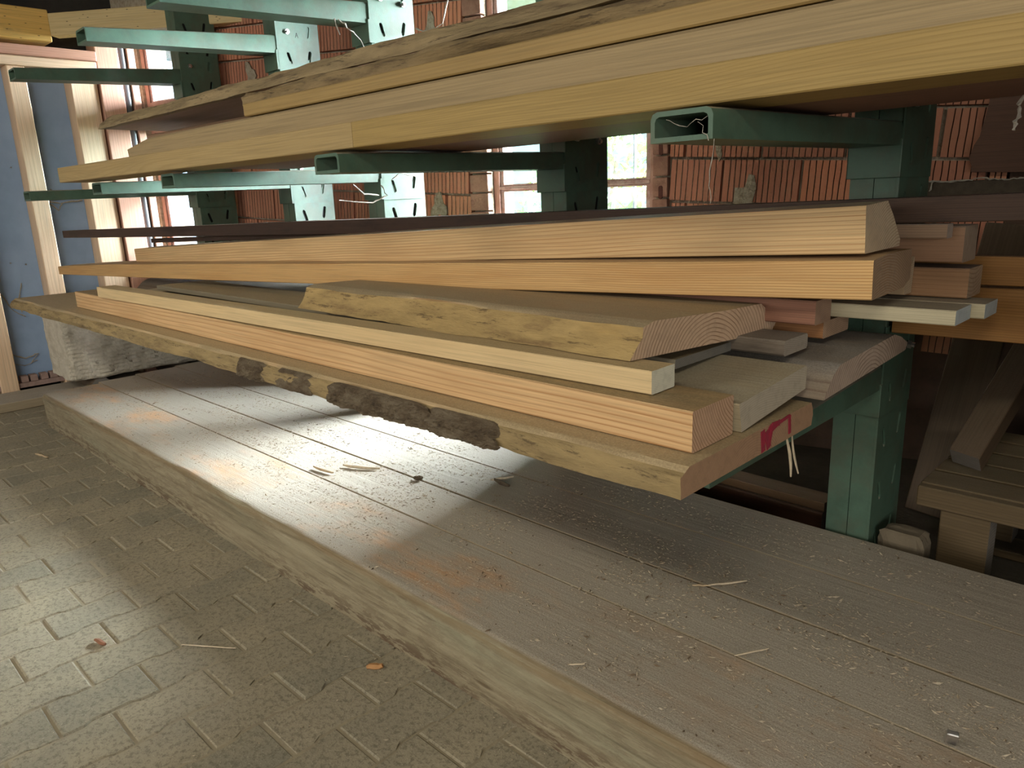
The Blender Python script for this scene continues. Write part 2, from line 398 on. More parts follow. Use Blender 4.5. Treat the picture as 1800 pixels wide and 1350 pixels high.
def window(idx, s0, s1, zl, zh, splits, bars, scrolls):
    r = empty('window_%d' % idx); r.matrix_world = wallM(); tag(r, kind='structure')
    sm = (s0 + s1) / 2; lo, hi = z0(sm, zl), z0(sm, zh)
    m = MB()
    for a, b_ in ((s0, s0 + .045), (s1 - .045, s1)): m.box(a, b_, .07, .14, lo, hi, .004)
    m.box(s0, s1, .07, .14, hi - .05, hi, .004); m.box(s0, s1, .05, .15, lo, lo + .05, .004)
    m.build('window_frame', FRR, r).parent = r
    edges = [lo + .05]
    for (z, t) in splits:
        zz = z0(sm, z); t_ = MB(); t_.box(s0 + .045, s1 - .045, .065, .145, zz - t / 2, zz + t / 2, .004); t_.build('transom', FRW if t < .1 else FRR, r)
        edges += [zz - t / 2, zz + t / 2]
    edges.append(hi - .05)
    for i in range(0, len(edges), 2):
        a, b_ = edges[i], edges[i + 1]; m = MB()
        for x0, x1 in ((s0 + .045, s0 + .075), (s1 - .075, s1 - .045)): m.box(x0, x1, .085, .125, a, b_, .003)
        m.box(s0 + .075, s1 - .075, .085, .125, a, a + .014, .003); m.box(s0 + .075, s1 - .075, .085, .125, b_ - .014, b_, .003)
        m.build('sash', FRW, r)
        p = MB(); p.box(s0 + .07, s1 - .07, .103, .107, a + .02, b_ - .02); p.build('pane', GL, r)
    for i, ch in enumerate(list(r.children)): ch.matrix_parent_inverse = Matrix()
    g = MB()
    for x in bars: g.tube([(x, .42, lo - .1), (x, .42, hi + .1)], .011, 6)
    for z in (lo + .18, (lo + hi) / 2 + .12, hi - .2): g.tube([(s0 - .1, .42, z), (s1 + .1, .42, z)], .009, 6)
    for (x, z, rad, sg) in scrolls:
        pts = []
        for k in range(26):
            q = k / 25 * 2 * math.pi * 1.25; rr = rad * (1 - .45 * k / 25)
            pts.append((x + sg * (rad - rr * math.cos(q)), .42, z + rr * math.sin(q)))
        g.tube(pts, .007, 5)
    gr = g.build('window_grille', IRON); gr.matrix_world = wallM()
    tag(gr, 'wrought iron scroll grille outside the %s window' % ('narrow left' if idx == 1 else 'wide middle'), 'grille', 'window grilles')
    return r
window(1, -.06, .50, 1.10, 3.10, [(2.34, .26), (1.72, .05)], [.12, .30], [(.12, 1.55, .045, 1), (.12, 1.55, .045, -1), (.30, 1.55, .045, -1), (.21, 1.40, .04, 1)])
window(2, 3.62, 4.80, 1.18, 3.12, [(1.815, .022)], [3.85, 4.2, 4.52], [(4.52, 1.72 + .22, .045, 1), (4.52, 1.72 + .22, .045, -1), (4.2, 1.94, .045, 1), (4.2, 1.94, .045, -1), (3.85, 1.94, .045, 1)])

# end wall on the left: dark blue sheathing behind timber studs
PANEL = plain('blue_grey_sheathing', (.34, .48, .72), .45, nscale=3, col2=(.28, .41, .64), bump=.05, spec=.5)
wl = empty('wall_left'); tag(wl, kind='structure')
cuts = [(-6.2, -.74), (-.73, .68), (.69, 1.33), (1.34, 1.80), (1.81, 2.30), (2.31, 3.2)]
for (a, b_) in cuts:
    m = MB(); m.box(-7.50, -7.48, a, b_, .10, 2.86, .003); m.build('sheathing_panel', PANEL, wl)
m = MB(); m.box(-7.9, -7.64, -6.2, 3.3, -.05, 3.6); m.build('wall_backing', plain('end_wall_dark', (.03, .027, .025), .9), wl)
PALE = wood('stud_pine', (.78, .58, .40), (.64, .42, .26), pith=(.3, .4), spacing=.02, contrast=.6, dustamt=.2, seed=4)
REDW = wood('stud_reddish', (.60, .34, .25), (.46, .22, .15), pith=(.2, .3), spacing=.016, contrast=.55, dustamt=.2, seed=6)
def stud(y0, y1, zt, mat, zb=0.0, x0=-7.48, x1=-7.3, name='stud'):
    m = MB(); L = zt - zb
    m.box(0, L, 0, y1 - y0, 0, x1 - x0, .006)
    o = m.build(name, mat, wl)
    # local x -> up, local z -> +X
    o.matrix_world = Matrix(((0, 0, 1, x0), (0, 1, 0, y0), (1, 0, 0, zb), (0, 0, 0, 1)))
    return o
stud(1.27, 1.40, 2.68, PALE); stud(1.75, 1.88, 2.68, PALE); stud(2.20, 2.41, 2.68, PALE)
for y in (.62, -.05, -.8, -1.6, -2.4, -3.3): stud(y, y + .13, 2.68, PALE)
stud(2.425, 2.615, 2.92, REDW, x1=-7.28); stud(2.69, 2.755, 3.05, REDW, x1=-7.29)
m = MB(); m.tube([(-7.33, 2.652, 0), (-7.33, 2.652, 3.1)], .034, 14); m.build('downpipe', plain('grey_pipe', (.10, .10, .11), .4, nscale=4), wl, smooth=40)
def ybeam(y0, y1, x0, x1, zb, zt, mat, name, parent=wl, c=.006):
    m = MB(); m.box(0, y1 - y0, 0, x1 - x0, 0, zt - zb, c); o = m.build(name, mat, parent)
    o.matrix_world = Matrix(((0, -1, 0, x1), (1, 0, 0, y0), (0, 0, 1, zb), (0, 0, 0, 1))); return o
ybeam(-6, 2.42, -7.60, -7.27, 2.68, 2.755, PALE, 'top_plate')
ybeam(-6, 2.42, -7.60, -7.24, 2.757, 2.835, REDW, 'top_plate')
YEL = wood('yellow_roof_beam_wood', (.85, .55, .17), (.62, .36, .09), pith=(-.3, .3), spacing=.02, contrast=.5, dustamt=.1, spots=.9, grey=.25, greycol=(.30, .22, .12), seed=9)
ybeam(-6, 2.08, -7.60, -7.16, 2.86, 3.10, YEL, 'wall_beam')
DUSTY = wood('dusty_floor_beam', (.34, .28, .19), (.25, .20, .13), spacing=.012, contrast=.4, dustamt=.8, dust=(.42, .39, .34), seed=2)
ybeam(-.3, 2.3, -7.25, -6.82, 0.0, .075, DUSTY, 'floor_sill')
m = MB()
for y in (1.43, 1.50, 1.58, 1.65, -.4, .2): m.box(-7.42, -7.34, y, y + .055, .117, .17, .003)
m.box(-7.46, -7.33, -2, 2.6, .075, .115, .003)
m.build('base_rail', plain('dusty_pink_rail', (.36, .25, .22), .9, nscale=20), wl)
wpd = MB()
for (y, z) in [(1.50, 1.9), (1.6, 1.905), (1.69, 1.90), (1.55, 1.12), (1.66, 1.1), (1.18, 1.86), (1.12, 1.0)]:
    wpd.tube([(-7.481, y, z), (-7.474, y, z)], .006, 8)
wpd.build('panel_screw', STEEL, wl)

# roof brace near the top left corner
m = MB(); Lb = 1.62; m.box(0, Lb, 0, .10, 0, .17, .004)
o = m.build('roof_brace', wood('brace_wood', (.60, .47, .24), (.46, .32, .13), pith=(.4, -.2), spacing=.02, contrast=.4, dustamt=.1, spots=.9, seed=12))
pa, pb = Vector((-7.14, 2.07, 2.90)), Vector((-6.10, 2.98, 2.95)); d = (pb - pa).normalized(); yv = Vector((-d.y, d.x, 0)).normalized()
o.matrix_world = Matrix(((d.x, yv.x, 0, pa.x), (d.y, yv.y, 0, pa.y), (d.z, 0, 1, pa.z), (0, 0, 0, 1)))
Lb = 1.40
tag(o, 'pale beetle-marked diagonal timber under the roof at the upper left corner', 'timber')

# ceiling and far sides of the hall (behind the camera)
CEIL = wood('dark_roof_boards', (.06, .04, .028), (.035, .022, .015), dustamt=0, spacing=.03, seed=3)
ce = empty('ceiling'); tag(ce, kind='structure')
x = -8.1; k = 0
while x < 7.3:
    m = MB(); m.box(0, 13.0, 0, .385, 0, .03, .003); o = m.build('roof_board', CEIL, ce)
    o.matrix_world = Matrix(((0, -1, 0, x + .385), (1, 0, 0, -6.4), (0, 0, 1, 3.42 + (k % 2) * .004), (0, 0, 0, 1))); x += .39; k += 1
HALL = plain('hall_plaster', (.30, .27, .22), .9, nscale=2)
m = MB(); m.box(7.2, 7.4, -6.2, 6.6, -.05, 3.6); tag(m.build('wall_right', HALL), kind='structure')
m = MB(); m.box(-8.2, 7.4, -6.4, -6.2, -.05, 3.6); tag(m.build('wall_front', HALL), kind='structure')
LM = plain('lamp_housing', (.6, .6, .58), .5)
def emis(name, col, st):
    mm = bpy.data.materials.new(name); mm.use_nodes = True; nt = mm.node_tree; nt.nodes.clear()
    e = nt.nodes.new('ShaderNodeEmission'); e.inputs[0].default_value = (*col, 1); e.inputs[1].default_value = st
    oo = nt.nodes.new('ShaderNodeOutputMaterial'); nt.links.new(e.outputs[0], oo.inputs[0]); return mm
for (lc, sx, sy, pw) in LAMPS:
    t = empty('ceiling_lamp', (lc[0], lc[1], lc[2] + .06)); tag(t, 'long hall lamp under the roof boards, %s' % ('nearer the right side' if lc[0] > 0 else 'nearer the left end wall'), 'lamp', 'hall lamps')
    m = MB(); m.box(-sx / 2 - .05, sx / 2 + .05, -.3, .3, 0, .06, .01); m.build('lamp_housing', LM, t)
    m = MB(); m.box(-.02, .02, -.02, .02, .06, .12); m.build('lamp_bracket', LM, t)
#E1

# ---------------------------------------------------------------- outside
GRASS = plain('outside_grass', (.05, .09, .025), .9, nscale=3, col2=(.08, .12, .04))
m = MB(); m.box(-3, 13, -40, -.34, -.6, .35)
o = m.build('ground_outside', GRASS); o.matrix_world = Matrix(((WD.x, WN.x, 0, WP.x), (WD.y, WN.y, 0, WP.y), (0, 0, 1, 0), (0, 0, 0, 1))); tag(o, kind='structure')
LEAF = [plain('leaf_%s' % k, c, .6, nscale=6, bump=0) for k, c in (('mid', (.16, .34, .09)), ('pale', (.34, .52, .20)))]
def hedge(name, label, s, dist, w, h, seed, nleaf=2600):
    rnd = random.Random(seed); base = WP + WD * s - WN * dist
    t = empty(name, (base.x, base.y, .35)); tag(t, label, 'shrub')
    tr = MB()
    for k in range(5):
        a = rnd.uniform(0, 6.28); tr.tube([(0, 0, 0), (math.cos(a) * w * .15, math.sin(a) * .1, h * .45), (math.cos(a) * w * .38, math.sin(a) * .25, h * .85)], [.04, .03, .012], 6)
    tr.build('stem', plain('bark_stem', (.12, .09, .06), .9), t)
    for mi in range(2):
        lf = MB()
        for k in range(nleaf // 2):
            u = rnd.uniform(-1, 1); a = rnd.uniform(0, 6.28); rr = rnd.uniform(.5, 1)
            bz = h * (.5 + .5 * u); rad = math.sqrt(max(0, 1 - u * u)) * .5 + .25
            p = Vector((math.cos(a) * w * .55 * rad * rr * 1.4, math.sin(a) * .5 * rad * rr, bz))
            e1 = Vector((rnd.uniform(-1, 1), rnd.uniform(-1, 1), rnd.uniform(-1, 1))).normalized() * rnd.uniform(.04, .075)
            e2 = e1.cross(Vector((rnd.uniform(-1, 1), rnd.uniform(-1, 1), rnd.uniform(-1, 1)))).normalized() * .024
            lf.add([p - e1, p - e2, p + e1, p + e2], [(0, 1, 2, 3)])
        tag(lf.build('foliage', LEAF[mi], t), kind='stuff')
hedge('garden_shrub', 'leafy green shrub outside, seen through the narrow left window', .1, 2.0, 2.4, 2.0, 1)
hedge('garden_shrub', 'leafy green shrub outside behind the left half of the wide window', 3.3, 2.6, 1.9, 1.7, 2)
hedge('garden_shrub', 'leafy green shrub outside behind the right half of the wide window', 5.4, 3.4, 2.0, 2.1, 3)

# ---------------------------------------------------------------- paving: interlocking double-T stones
def paver_mat():
    m, nt, b = new_mat('dusty_concrete_paver'); n = N(nt); tc = n.node('ShaderNodeTexCoord')
    geo = n.node('ShaderNodeNewGeometry'); P = geo.outputs['Position']
    oi = n.node('ShaderNodeObjectInfo')
    c = n.ramp(oi.outputs['Random'], [(0, (.24, .215, .155)), (.5, (.285, .25, .18)), (1, (.215, .20, .15))])
    c = n.mix(n.math('MULTIPLY', n.ss(n.noise(P, 3.2, 4, .6), .4, .7), .6), c, (.36, .31, .215))
    c = n.mix(n.math('MULTIPLY', n.ss(n.noise(P, 55, 5, .8), .47, .62), .7), c, (.12, .105, .075))
    c = n.mix(n.math('MULTIPLY', n.ss(n.noise(P, 210, 2, .7), .62, .7), .6), c, (.46, .42, .33))
    n.set(b.inputs['Base Color'], c); b.inputs['Roughness'].default_value = .85
    n.set(b.inputs['Normal'], n.bump(n.noise(P, 110, 4, .7), .55, .004)); return m
PAV = paver_mat()
PL, PW, JT = .287, .197, .006
def paver_mesh(seed):
    rnd = random.Random(seed)
    a = .007; hx = PW / 2 - JT / 2; hy = PL / 2 - JT / 2; yb = PL / 4 - .012; yt = PL / 4 + .012
    half = [(hx + a, -hy), (hx + a, -yt), (hx - a, -yb), (hx - a, yb), (hx + a, yt), (hx + a, hy)]
    poly = half + [(-x, -y) for x, y in half]
    top = []; 
    for (x, y) in poly: top.append((x - math.copysign(.006, x), y - math.copysign(.006, y)))
    n = 12
    j = [rnd.uniform(-.0012, .0012) for _ in range(n)]
    v = [(x, y, -.035) for x, y in poly] + [(x, y, -.006 + q) for (x, y), q in zip(poly, j)] + [(x, y, 0) for x, y in top]
    f = [tuple(range(24, 36))]
    for r in range(2):
        for k in range(n): f.append((r * n + k, r * n + (k + 1) % n, (r + 1) * n + (k + 1) % n, (r + 1) * n + k))
    return mesh('paver', v, f, PAV)
pm = [paver_mesh(k) for k in range(5)]
pv = random.Random(5); cnt = 0
for r in range(-2, 34):
    xc = -2.4 + .0985 - .0985 - r * PW + 1.97 - .005
    ph = .51 if r % 2 == 0 else .51 + PL / 2
    for k in range(-6, 4):
        yc = ph + k * PL
        if yc > 1.42 or yc < (.0 if xc > -3.2 else .28) - .35 or xc < -6.75 or xc > .25: continue
        if cnt >= 298: break
        o = obj('paver', pm[pv.randrange(5)], floor, (xc, yc, pv.uniform(-.002, .0015)), (pv.uniform(-.006, .006), pv.uniform(-.006, .006), pv.uniform(-.006, .006)))
        cnt += 1
print('pavers', cnt)

# ---------------------------------------------------------------- timbers
def rect_profile(w, h, c=.003, ny=1, nz=1):
    p = [(c, 0), (w - c, 0), (w, c), (w, h - c), (w - c, h), (c, h), (0, h - c), (0, c)]
    return p
def densify(poly, step):
    out = []
    for i, (a, b_) in enumerate(poly):
        c_, d_ = poly[(i + 1) % len(poly)]; L = math.hypot(c_ - a, d_ - b_); n = max(1, int(L / step))
        for k in range(n): out.append((a + (c_ - a) * k / n, b_ + (d_ - b_) * k / n))
    return out
def frameM(R, Lp):
    R = Vector(R); Lp = Vector(Lp); d = (R - Lp); L = d.length; d.normalize()
    y = Vector((-d.y, d.x, 0)).normalized(); z = d.cross(y)
    return Matrix(((d.x, y.x, z.x, Lp.x), (d.y, y.y, z.y, Lp.y), (d.z, y.z, z.z, Lp.z), (0, 0, 0, 1))), L
def timber(name, label, R, Lp, poly, mat, seg=30, bow=0.0, bowy=0.0, wob=.0, taper=None, waney=None, wamp=0.0, wmat=None, seed=0, skewR=0.0, skewL=0.0, group=None, cat='plank', smooth=30, step=.03):
    """poly: section (y, z) from the front bottom edge; waney(y, z) -> 0..1 marks bark edges"""
    Mx, L = frameM(R, Lp)
    pr_ = densify(poly, step) if waney else list(poly)
    n = len(pr_); v = []; f = []
    ymax = max(a for a, _ in pr_); zmax = max(b for _, b in pr_)
    for i in range(seg + 1):
        t = i / seg; x = t * L
        k = 1.0
        if taper:
            for (t0, k0), (t1, k1) in zip(taper[:-1], taper[1:]):
                if t0 <= t <= t1: k = k0 + (k1 - k0) * (t - t0) / (t1 - t0)
        bz = bow * 4 * t * (1 - t); by = bowy * 4 * t * (1 - t)
        for (y, z) in pr_:
            xx = x + (skewR * (y / ymax) if i == seg else 0) + (skewL * (y / ymax) if i == 0 else 0)
            yy, zz = y, z * k
            if waney:
                wv = waney(y, z)
                if wv > 0:
                    nn = fb((x * 1.1 + seed * 3.1, y * 5, z * 7), 1.6, 4); n2 = fb((x * 4 + seed, y * 22, z * 22), 1.4, 3)
                    sgn = -1 if y < ymax / 2 else 1
                    yy += sgn * (nn * wamp * 2.0 + n2 * wamp * .55) * wv; zz += n2 * wamp * .35 * wv * (1 if z > zmax * .3 else 0)
            if wob: yy += fb((x * .7, seed, 1)) * wob; zz += 0
            v.append((xx, yy + by, zz + bz))
    for i in range(seg):
        for k in range(n): f.append((i * n + k, i * n + (k + 1) % n, (i + 1) * n + (k + 1) % n, (i + 1) * n + k))
    f.append(tuple(range(n))[::-1]); f.append(tuple(range(seg * n, (seg + 1) * n)))
    me = bpy.data.meshes.new(name); me.from_pydata(v, [], f)
    bm = bmesh.new(); bm.from_mesh(me); bmesh.ops.recalc_face_normals(bm, faces=bm.faces); bm.to_mesh(me); bm.free()
    me.materials.append(mat)
    if wmat:
        me.materials.append(wmat)
        for p in me.polygons:
            if len(p.vertices) == 4:
                if all(waney(*pr_[q % n]) > .3 for q in p.vertices): p.material_index = 1
    if smooth:
        for p in me.polygons: p.use_smooth = len(p.vertices) == 4
        me.set_sharp_from_angle(angle=math.radians(smooth))
    o = bpy.data.objects.new(name, me); COL.objects.link(o); o.matrix_world = Mx
    if label: tag(o, label, cat, group)
    return o

# --- low platform of four heavy beams on the floor
def platform_mat(name, seed, amt, front=False):
    m, nt, b = new_mat(name); n = N(nt); tc = n.node('ShaderNodeTexCoord'); P = tc.outputs['Object']
    sp = n.node('ShaderNodeSeparateXYZ'); n.set(sp.inputs[0], P)
    str_ = n.noise(n.mapping(P, (1.2, 30, 30), (seed, 0, 0)), 1, 5, .65)
    base = n.ramp(str_, [(.3, (.15, .12, .075)), (.45, (.26, .22, .145)), (.62, (.33, .285, .195)), (.8, (.24, .22, .155))])
    gr = n.ss(n.noise(n.mapping(P, (.7, 5, 6), (seed, 2, 0)), 1, 4), .45, .7)
    base = n.mix(n.math('MULTIPLY', gr, .5), base, (.235, .245, .17))
    knot = n.node('ShaderNodeTexVoronoi'); n.set(knot.inputs['Vector'], n.mapping(P, (2.2, 9, 12), (seed, 0, 0))); knot.inputs['Scale'].default_value = 1
    base = n.mix(n.math('MULTIPLY', n.ss(knot.outputs['Distance'], .12, .05), .8), base, (.12, .085, .05))
    # rot speckles near the ground
    low = n.ss(sp.outputs[2], .12, .0)
    rot = n.ss(n.noise(n.mapping(P, (9, 30, 40), (seed, 0, 3)), 1, 6, .75), .47, .55)
    region = n.ss(n.noise(n.mapping(P, (.8, 1, 1), (seed + 4, 0, 0)), 1, 2), .30, .50)
    base = n.mix(n.math('MULTIPLY', n.math('MULTIPLY', rot, region), n.math('MULTIPLY_ADD', low, .7, .3)), base, (.12, .08, .05))
    streak = n.noise(n.mapping(P, (2.4, 60, 60), (seed + 7, 0, 0)), 1, 6, .75)
    base = n.mix(n.math('MULTIPLY', n.ss(streak, .56, .64), .6), base, (.15, .12, .08))
    base = n.mix(n.math('MULTIPLY', n.ss(streak, .42, .34), .35), base, (.44, .40, .30))
    lip = n.math('MULTIPLY', n.ss(sp.outputs[2], .212, .232), n.ss(n.noise(n.mapping(P, (3, 60, 60), (seed, 0, 0)), 1, 4), .3, .55))
    base = n.mix(n.math('MULTIPLY', lip, .55), base, (.19, .125, .06))
    geo = n.node('ShaderNodeNewGeometry'); gs = n.node('ShaderNodeSeparateXYZ'); n.set(gs.inputs[0], geo.outputs['Normal'])
    up = n.ss(gs.outputs[2], .6, .9)
    if front: up = n.math('MULTIPLY', up, n.ss(sp.outputs[1], .008, .026))
    W_ = geo.outputs['Position']
    fine = n.noise(W_, 260, 3, .7)
    dust = n.mix(n.ss(fine, .35, .65), (.30, .265, .215), (.47, .425, .355))
    worn = n.mix(n.ss(n.noise(n.mapping(W_, (3, 14, 1)), 1.0, 4), .35, .7), (.37, .28, .20), (.34, .28, .215))
    orange = n.ss(n.noise(n.mapping(W_, (1.7, 3.2, 1), (8.3, 1.0, 0)), 1.0, 4, .6), .44, .60)
    worn = n.mix(n.math('MULTIPLY', orange, .75), worn, (.58, .34, .18))
    cover = n.ss(n.noise(n.mapping(W_, (2.2, 5, 1), (seed, 0, 0)), 1.0, 6, .68), .38 - amt * .35, .66 - amt * .35)
    top = n.mix(cover, worn, dust)
    c = n.mix(up, base, top)
    n.set(b.inputs['Base Color'], c); b.inputs['Roughness'].default_value = .72; b.inputs['Specular IOR Level'].default_value = .35
    h = n.math('ADD', n.math('MULTIPLY', str_, 1.0), n.math('MULTIPLY', n.noise(W_, 130, 5, .75), .5))
    n.set(b.inputs['Normal'], n.bump(h, .6, .006)); return m
for i, (y0, y1, xl, lab, amt) in enumerate([
        (1.295, 1.688, -6.10, 'long weathered grey-green beam forming the front edge of the low platform on the paving', .25),
        (1.691, 1.968, -6.16, 'dusty beam second from the front in the low platform, strewn with sawdust', .75),
        (1.976, 2.296, -6.20, 'dusty beam third from the front in the low platform, under the stacked planks', .9),
        (2.300, 2.622, -6.24, 'dusty rearmost beam of the low platform at the foot of the green columns', .9)]):
    w, h = y1 - y0, .25
    pl_ = [(.004, .0), (w - .003, 0), (w, .004), (w, h - .004), (w - .004, h), (.022, h), (.010, h - .004), (.002, h - .016), (0, h - .035), (.003, .02)] if i == 0 else rect_profile(w, h, .003)
    fn = (lambda y, z: 1.0 if (y < .025 and z > .18) else (.15 if y < .01 else 0)) if i == 0 else None
    timber('platform_beam', lab, (.55, y0, -.004), (xl, y0, -.004), pl_, platform_mat('weathered_platform_wood_%s' % 'abcd'[i], i * 3.3, amt, i == 0), seg=160 if i == 0 else 30,
           waney=fn, wamp=.006, seed=i, cat='beam', step=.02 if i == 0 else .03)

PINE = dict(early=(.60, .36, .155), late=(.40, .19, .055))
# ---- lower stack
LIVE1 = waney_mat('tan_waney_edge', (.335, .245, .115), (.15, .095, .045), seed=1)
T1m = wood('plank_larch_dusty', (.47, .34, .19), (.30, .185, .09), pith=(.33, -.10), spacing=.007, contrast=.6, end=(.37, .23, .145), dust=(.42, .34, .21), dustamt=.8, seed=1)
h = .066
T1 = timber('live_edge_plank', 'live-edge plank under the lower stack, bark patches along its edge, red paint on its end',
    (-.783, 1.279, .862), (-6.32, 1.262, .862), [(.0, .0), (.67, 0), (.678, .03), (.662, h), (.035, h), (.012, h * .72), (-.002, h * .35)], T1m, seg=170,
    waney=lambda y, z: 1 if y < .034 else (.6 if y > .665 else 0), wamp=.011, wmat=LIVE1, seed=2, cat='plank', step=.014)
# bark patches on its edge
Mi = T1.matrix_world.inverted()
def bark(x0, x1, seed, thick=.012, parent=T1, zt=h, y0=.0):
    v = []; f = []; nx = int((x1 - x0) / .006); nz = 14
    for i in range(nx + 1):
        t = i / nx; x = x0 + (x1 - x0) * t; e = min(1, t * 9, (1 - t) * 9) ** .5
        for k in range(nz + 1):
            s = k / nz; z = -.004 + (zt + .0015) * s * (.75 + .25 * e) ; y = y0 - .004 + .038 * max(0, (s - .3)) ** 1.3
            d_ = thick * e * (.35 + 1.3 * abs(fb((x * 9 + seed, s * 2, 2), 1.3, 3)) + .9 * abs(fb((x * 40, s * 7, seed), 1.3, 3))) * min(1, (1 - s) * 5 + .15)
            v.append((x + fb((s * 3, seed, x)) * .02, y - d_, z))
    for i in range(nx):
        for k in range(nz): f.append((i * (nz + 1) + k, (i + 1) * (nz + 1) + k, (i + 1) * (nz + 1) + k + 1, i * (nz + 1) + k + 1))
    return obj('bark_patch', mesh('bark_patch', v, f, BARK), parent)
bark(-2.81 + 6.32, -2.58 + 6.32, 1); bark(-2.50 + 6.32, -2.25 + 6.32, 5, .006); bark(-2.15 + 6.32, -1.62 + 6.32, 2, .014); bark(-1.62 + 6.32, -1.33 + 6.32, 3, .014)
# red paint scrawl on the end grain
RED = plain('red_marker_paint', (.33, .022, .05), .7, nscale=60, col2=(.22, .03, .05))
m = MB()
SK = [0]
def stroke(pts, w0):
    for (a, b_) in zip(pts[:-1], pts[1:]):
        a = Vector(a); b2 = Vector(b_); d = (b2 - a); nrm = Vector((-d.y, d.x)).normalized() * w0
        q = [a + nrm, a - nrm, b2 - nrm, b2 + nrm]
        SK[0] += 1; xx = -.7822 + SK[0] * .00012
        m.add([(xx, c.x, c.y) for c in q] + [(-.7835, c.x, c.y) for c in q], [(0, 1, 2, 3), (4, 5, 1, 0), (5, 6, 2, 1), (6, 7, 3, 2), (7, 4, 0, 3)])
stroke([(1.652, .922), (1.660, .866)], .010); stroke([(1.672, .915), (1.690, .868)], .011); stroke([(1.675, .905), (1.70, .924), (1.745, .920)], .007)
stroke([(1.745, .924), (1.70, .912), (1.688, .872)], .006); stroke([(1.80, .926), (1.806, .876)], .006); stroke([(1.745, .921), (1.80, .926)], .004)
pm_ = m.build('paint_mark', RED); pm_.parent = T1; pm_.matrix_parent_inverse = T1.matrix_world.inverted(); tag(pm_, 'dark red scrawled paint mark')

T2m = wood('larch_square_beam', (.66, .44, .23), (.36, .18, .07), pith=(.30, .20), spacing=.0085, contrast=1.0, end=(.50, .33, .225), dust=(.28, .215, .115), dustamt=.95, seed=3)
timber('squared_beam', 'thick reddish-striped squared beam lying second in the lower stack near the front', (-.818, 1.382, .930), (-5.25, 1.400, .930),
       rect_profile(.182, .098, .003), T2m, bow=0, cat='beam')
T3m = wood('grey_board_wood', (.40, .34, .23), (.29, .235, .15), pith=(.12, -.6), spacing=.006, contrast=.35, end=(.44, .39, .31), dust=(.36, .33, .25), dustamt=.8, seed=5)
timber('grey_board', 'wide greyish board with pale end beside the thick striped beam', (-.806, 1.588, .930), (-5.0, 1.60, .930),
       [(.0, 0), (.355, .034), (.358, .095), (.352, .099), (-.014, .074), (-.016, .07)], T3m)
T4m = wood('fresh_white_spruce', (.66, .50, .28), (.52, .355, .17), pith=(.05, .30), spacing=.0045, contrast=.4, end=(.66, .66, .55), dust=(.44, .34, .19), dustamt=.6, seed=7)
timber('pale_batten', 'narrow pale fresh-cut batten with whitish end on top of the striped beam', (-.963, 1.438, 1.0305), (-4.72, 1.375, 1.0305), rect_profile(.102, .058, .002), T4m)
LIVE5 = waney_mat('ochre_waney_edge', (.44, .31, .13), (.17, .10, .045), streak=(4, 14, 16), seed=5)
T5m = wood('crowned_slab_wood', (.50, .37, .215), (.30, .155, .08), pith=(.37, -.12), spacing=.0125, contrast=.95, end=(.56, .405, .285), dust=(.36, .29, .185), dustamt=.85, grey=.15, seed=9, warp=.008)
timber('live_edge_slab', 'thick crowned live-edge slab with curved growth rings at its end, topmost in front', (-1.06, 1.485, 1.092), (-2.80, 1.565, 1.086),
       [(0, 0), (.71, -.030), (.735, -.006), (.715, .018), (.64, .066), (.45, .070), (.10, .088), (.062, .078), (.05, .050), (.03, .030)], T5m, seg=90,
       waney=lambda y, z: 1 if (y < .07) else 0, wamp=.013, wmat=LIVE5, seed=4, skewL=-.22, step=.018)
T6m = wood('old_grey_board', (.27, .235, .17), (.18, .15, .10), pith=(.2, -.5), contrast=.4, end=(.16, .155, .14), dust=(.33, .27, .17), dustamt=.8, seed=11)
timber('thin_grey_board', 'thin old grey board under the crowned slab, behind the pale batten', (-1.057, 1.69, 1.033), (-4.75, 1.72, 1.033), rect_profile(.30, .026, .002), T6m)
T8m = wood('grey_dusty_slab_wood', (.36, .29, .21), (.20, .12, .08), pith=(.34, -.10), spacing=.0125, contrast=.95, end=(.44, .345, .28), dust=(.255, .235, .21), dustamt=.98, seed=13, warp=.008)
timber('live_edge_slab', 'wide dusty grey-topped live-edge slab on the green arm at the right, striped curved end', (-.76, 1.96, .934), (-5.9, 1.98, .93),
       [(0, 0), (.65, 0.028), (.665, .05), (.60, .080), (.53, .098), (.10, .080), (.045, .055), (.02, .03)], T8m, seg=60,
       waney=lambda y, z: 1 if (y < .05 or y > .6) else 0, wamp=.006, seed=8, step=.025)
T7m = wood('dark_grey_block_wood', (.20, .165, .13), (.12, .09, .065), pith=(.0, -.3), contrast=.4, end=(.33, .29, .245), dust=(.22, .20, .175), dustamt=.9, grey=.5, greycol=(.06, .045, .035), seed=15)
timber('dark_grey_board', 'short dark grey board with bark remnants under the right end of the crowned slab', (-.892, 1.99, 1.033), (-2.4, 1.985, 1.035), rect_profile(.158, .045, .006), T7m)
T9m = wood('orange_offcut_wood', (.36, .175, .075), (.22, .09, .035), pith=(.2, .3), contrast=.6, end=(.42, .29, .20), dustamt=.5, seed=17)
timber('orange_offcut', 'small orange-brown board end below the dark reddish beam', (-.883, 2.235, 1.046), (-3.0, 2.235, 1.046), rect_profile(.20, .052, .004), T9m)
T10m = wood('reddish_brown_beam_wood', (.27, .13, .085), (.17, .075, .05), pith=(.1, -.2), contrast=.5, end=(.34, .225, .16), dustamt=.5, grey=.3, greycol=(.10, .05, .035), seed=19)
timber('reddish_beam', 'dark reddish-brown beam just under the second orange beam', (-.875, 2.15, 1.10), (-5.6, 2.14, 1.098), rect_profile(.115, .072, .003), T10m, cat='beam')
T11m = wood('painted_white_board', (.52, .47, .33), (.45, .38, .24), pith=(.1, -.6), contrast=.25, end=(.47, .54, .58), dust=(.30, .27, .225), dustamt=.8, seed=21)
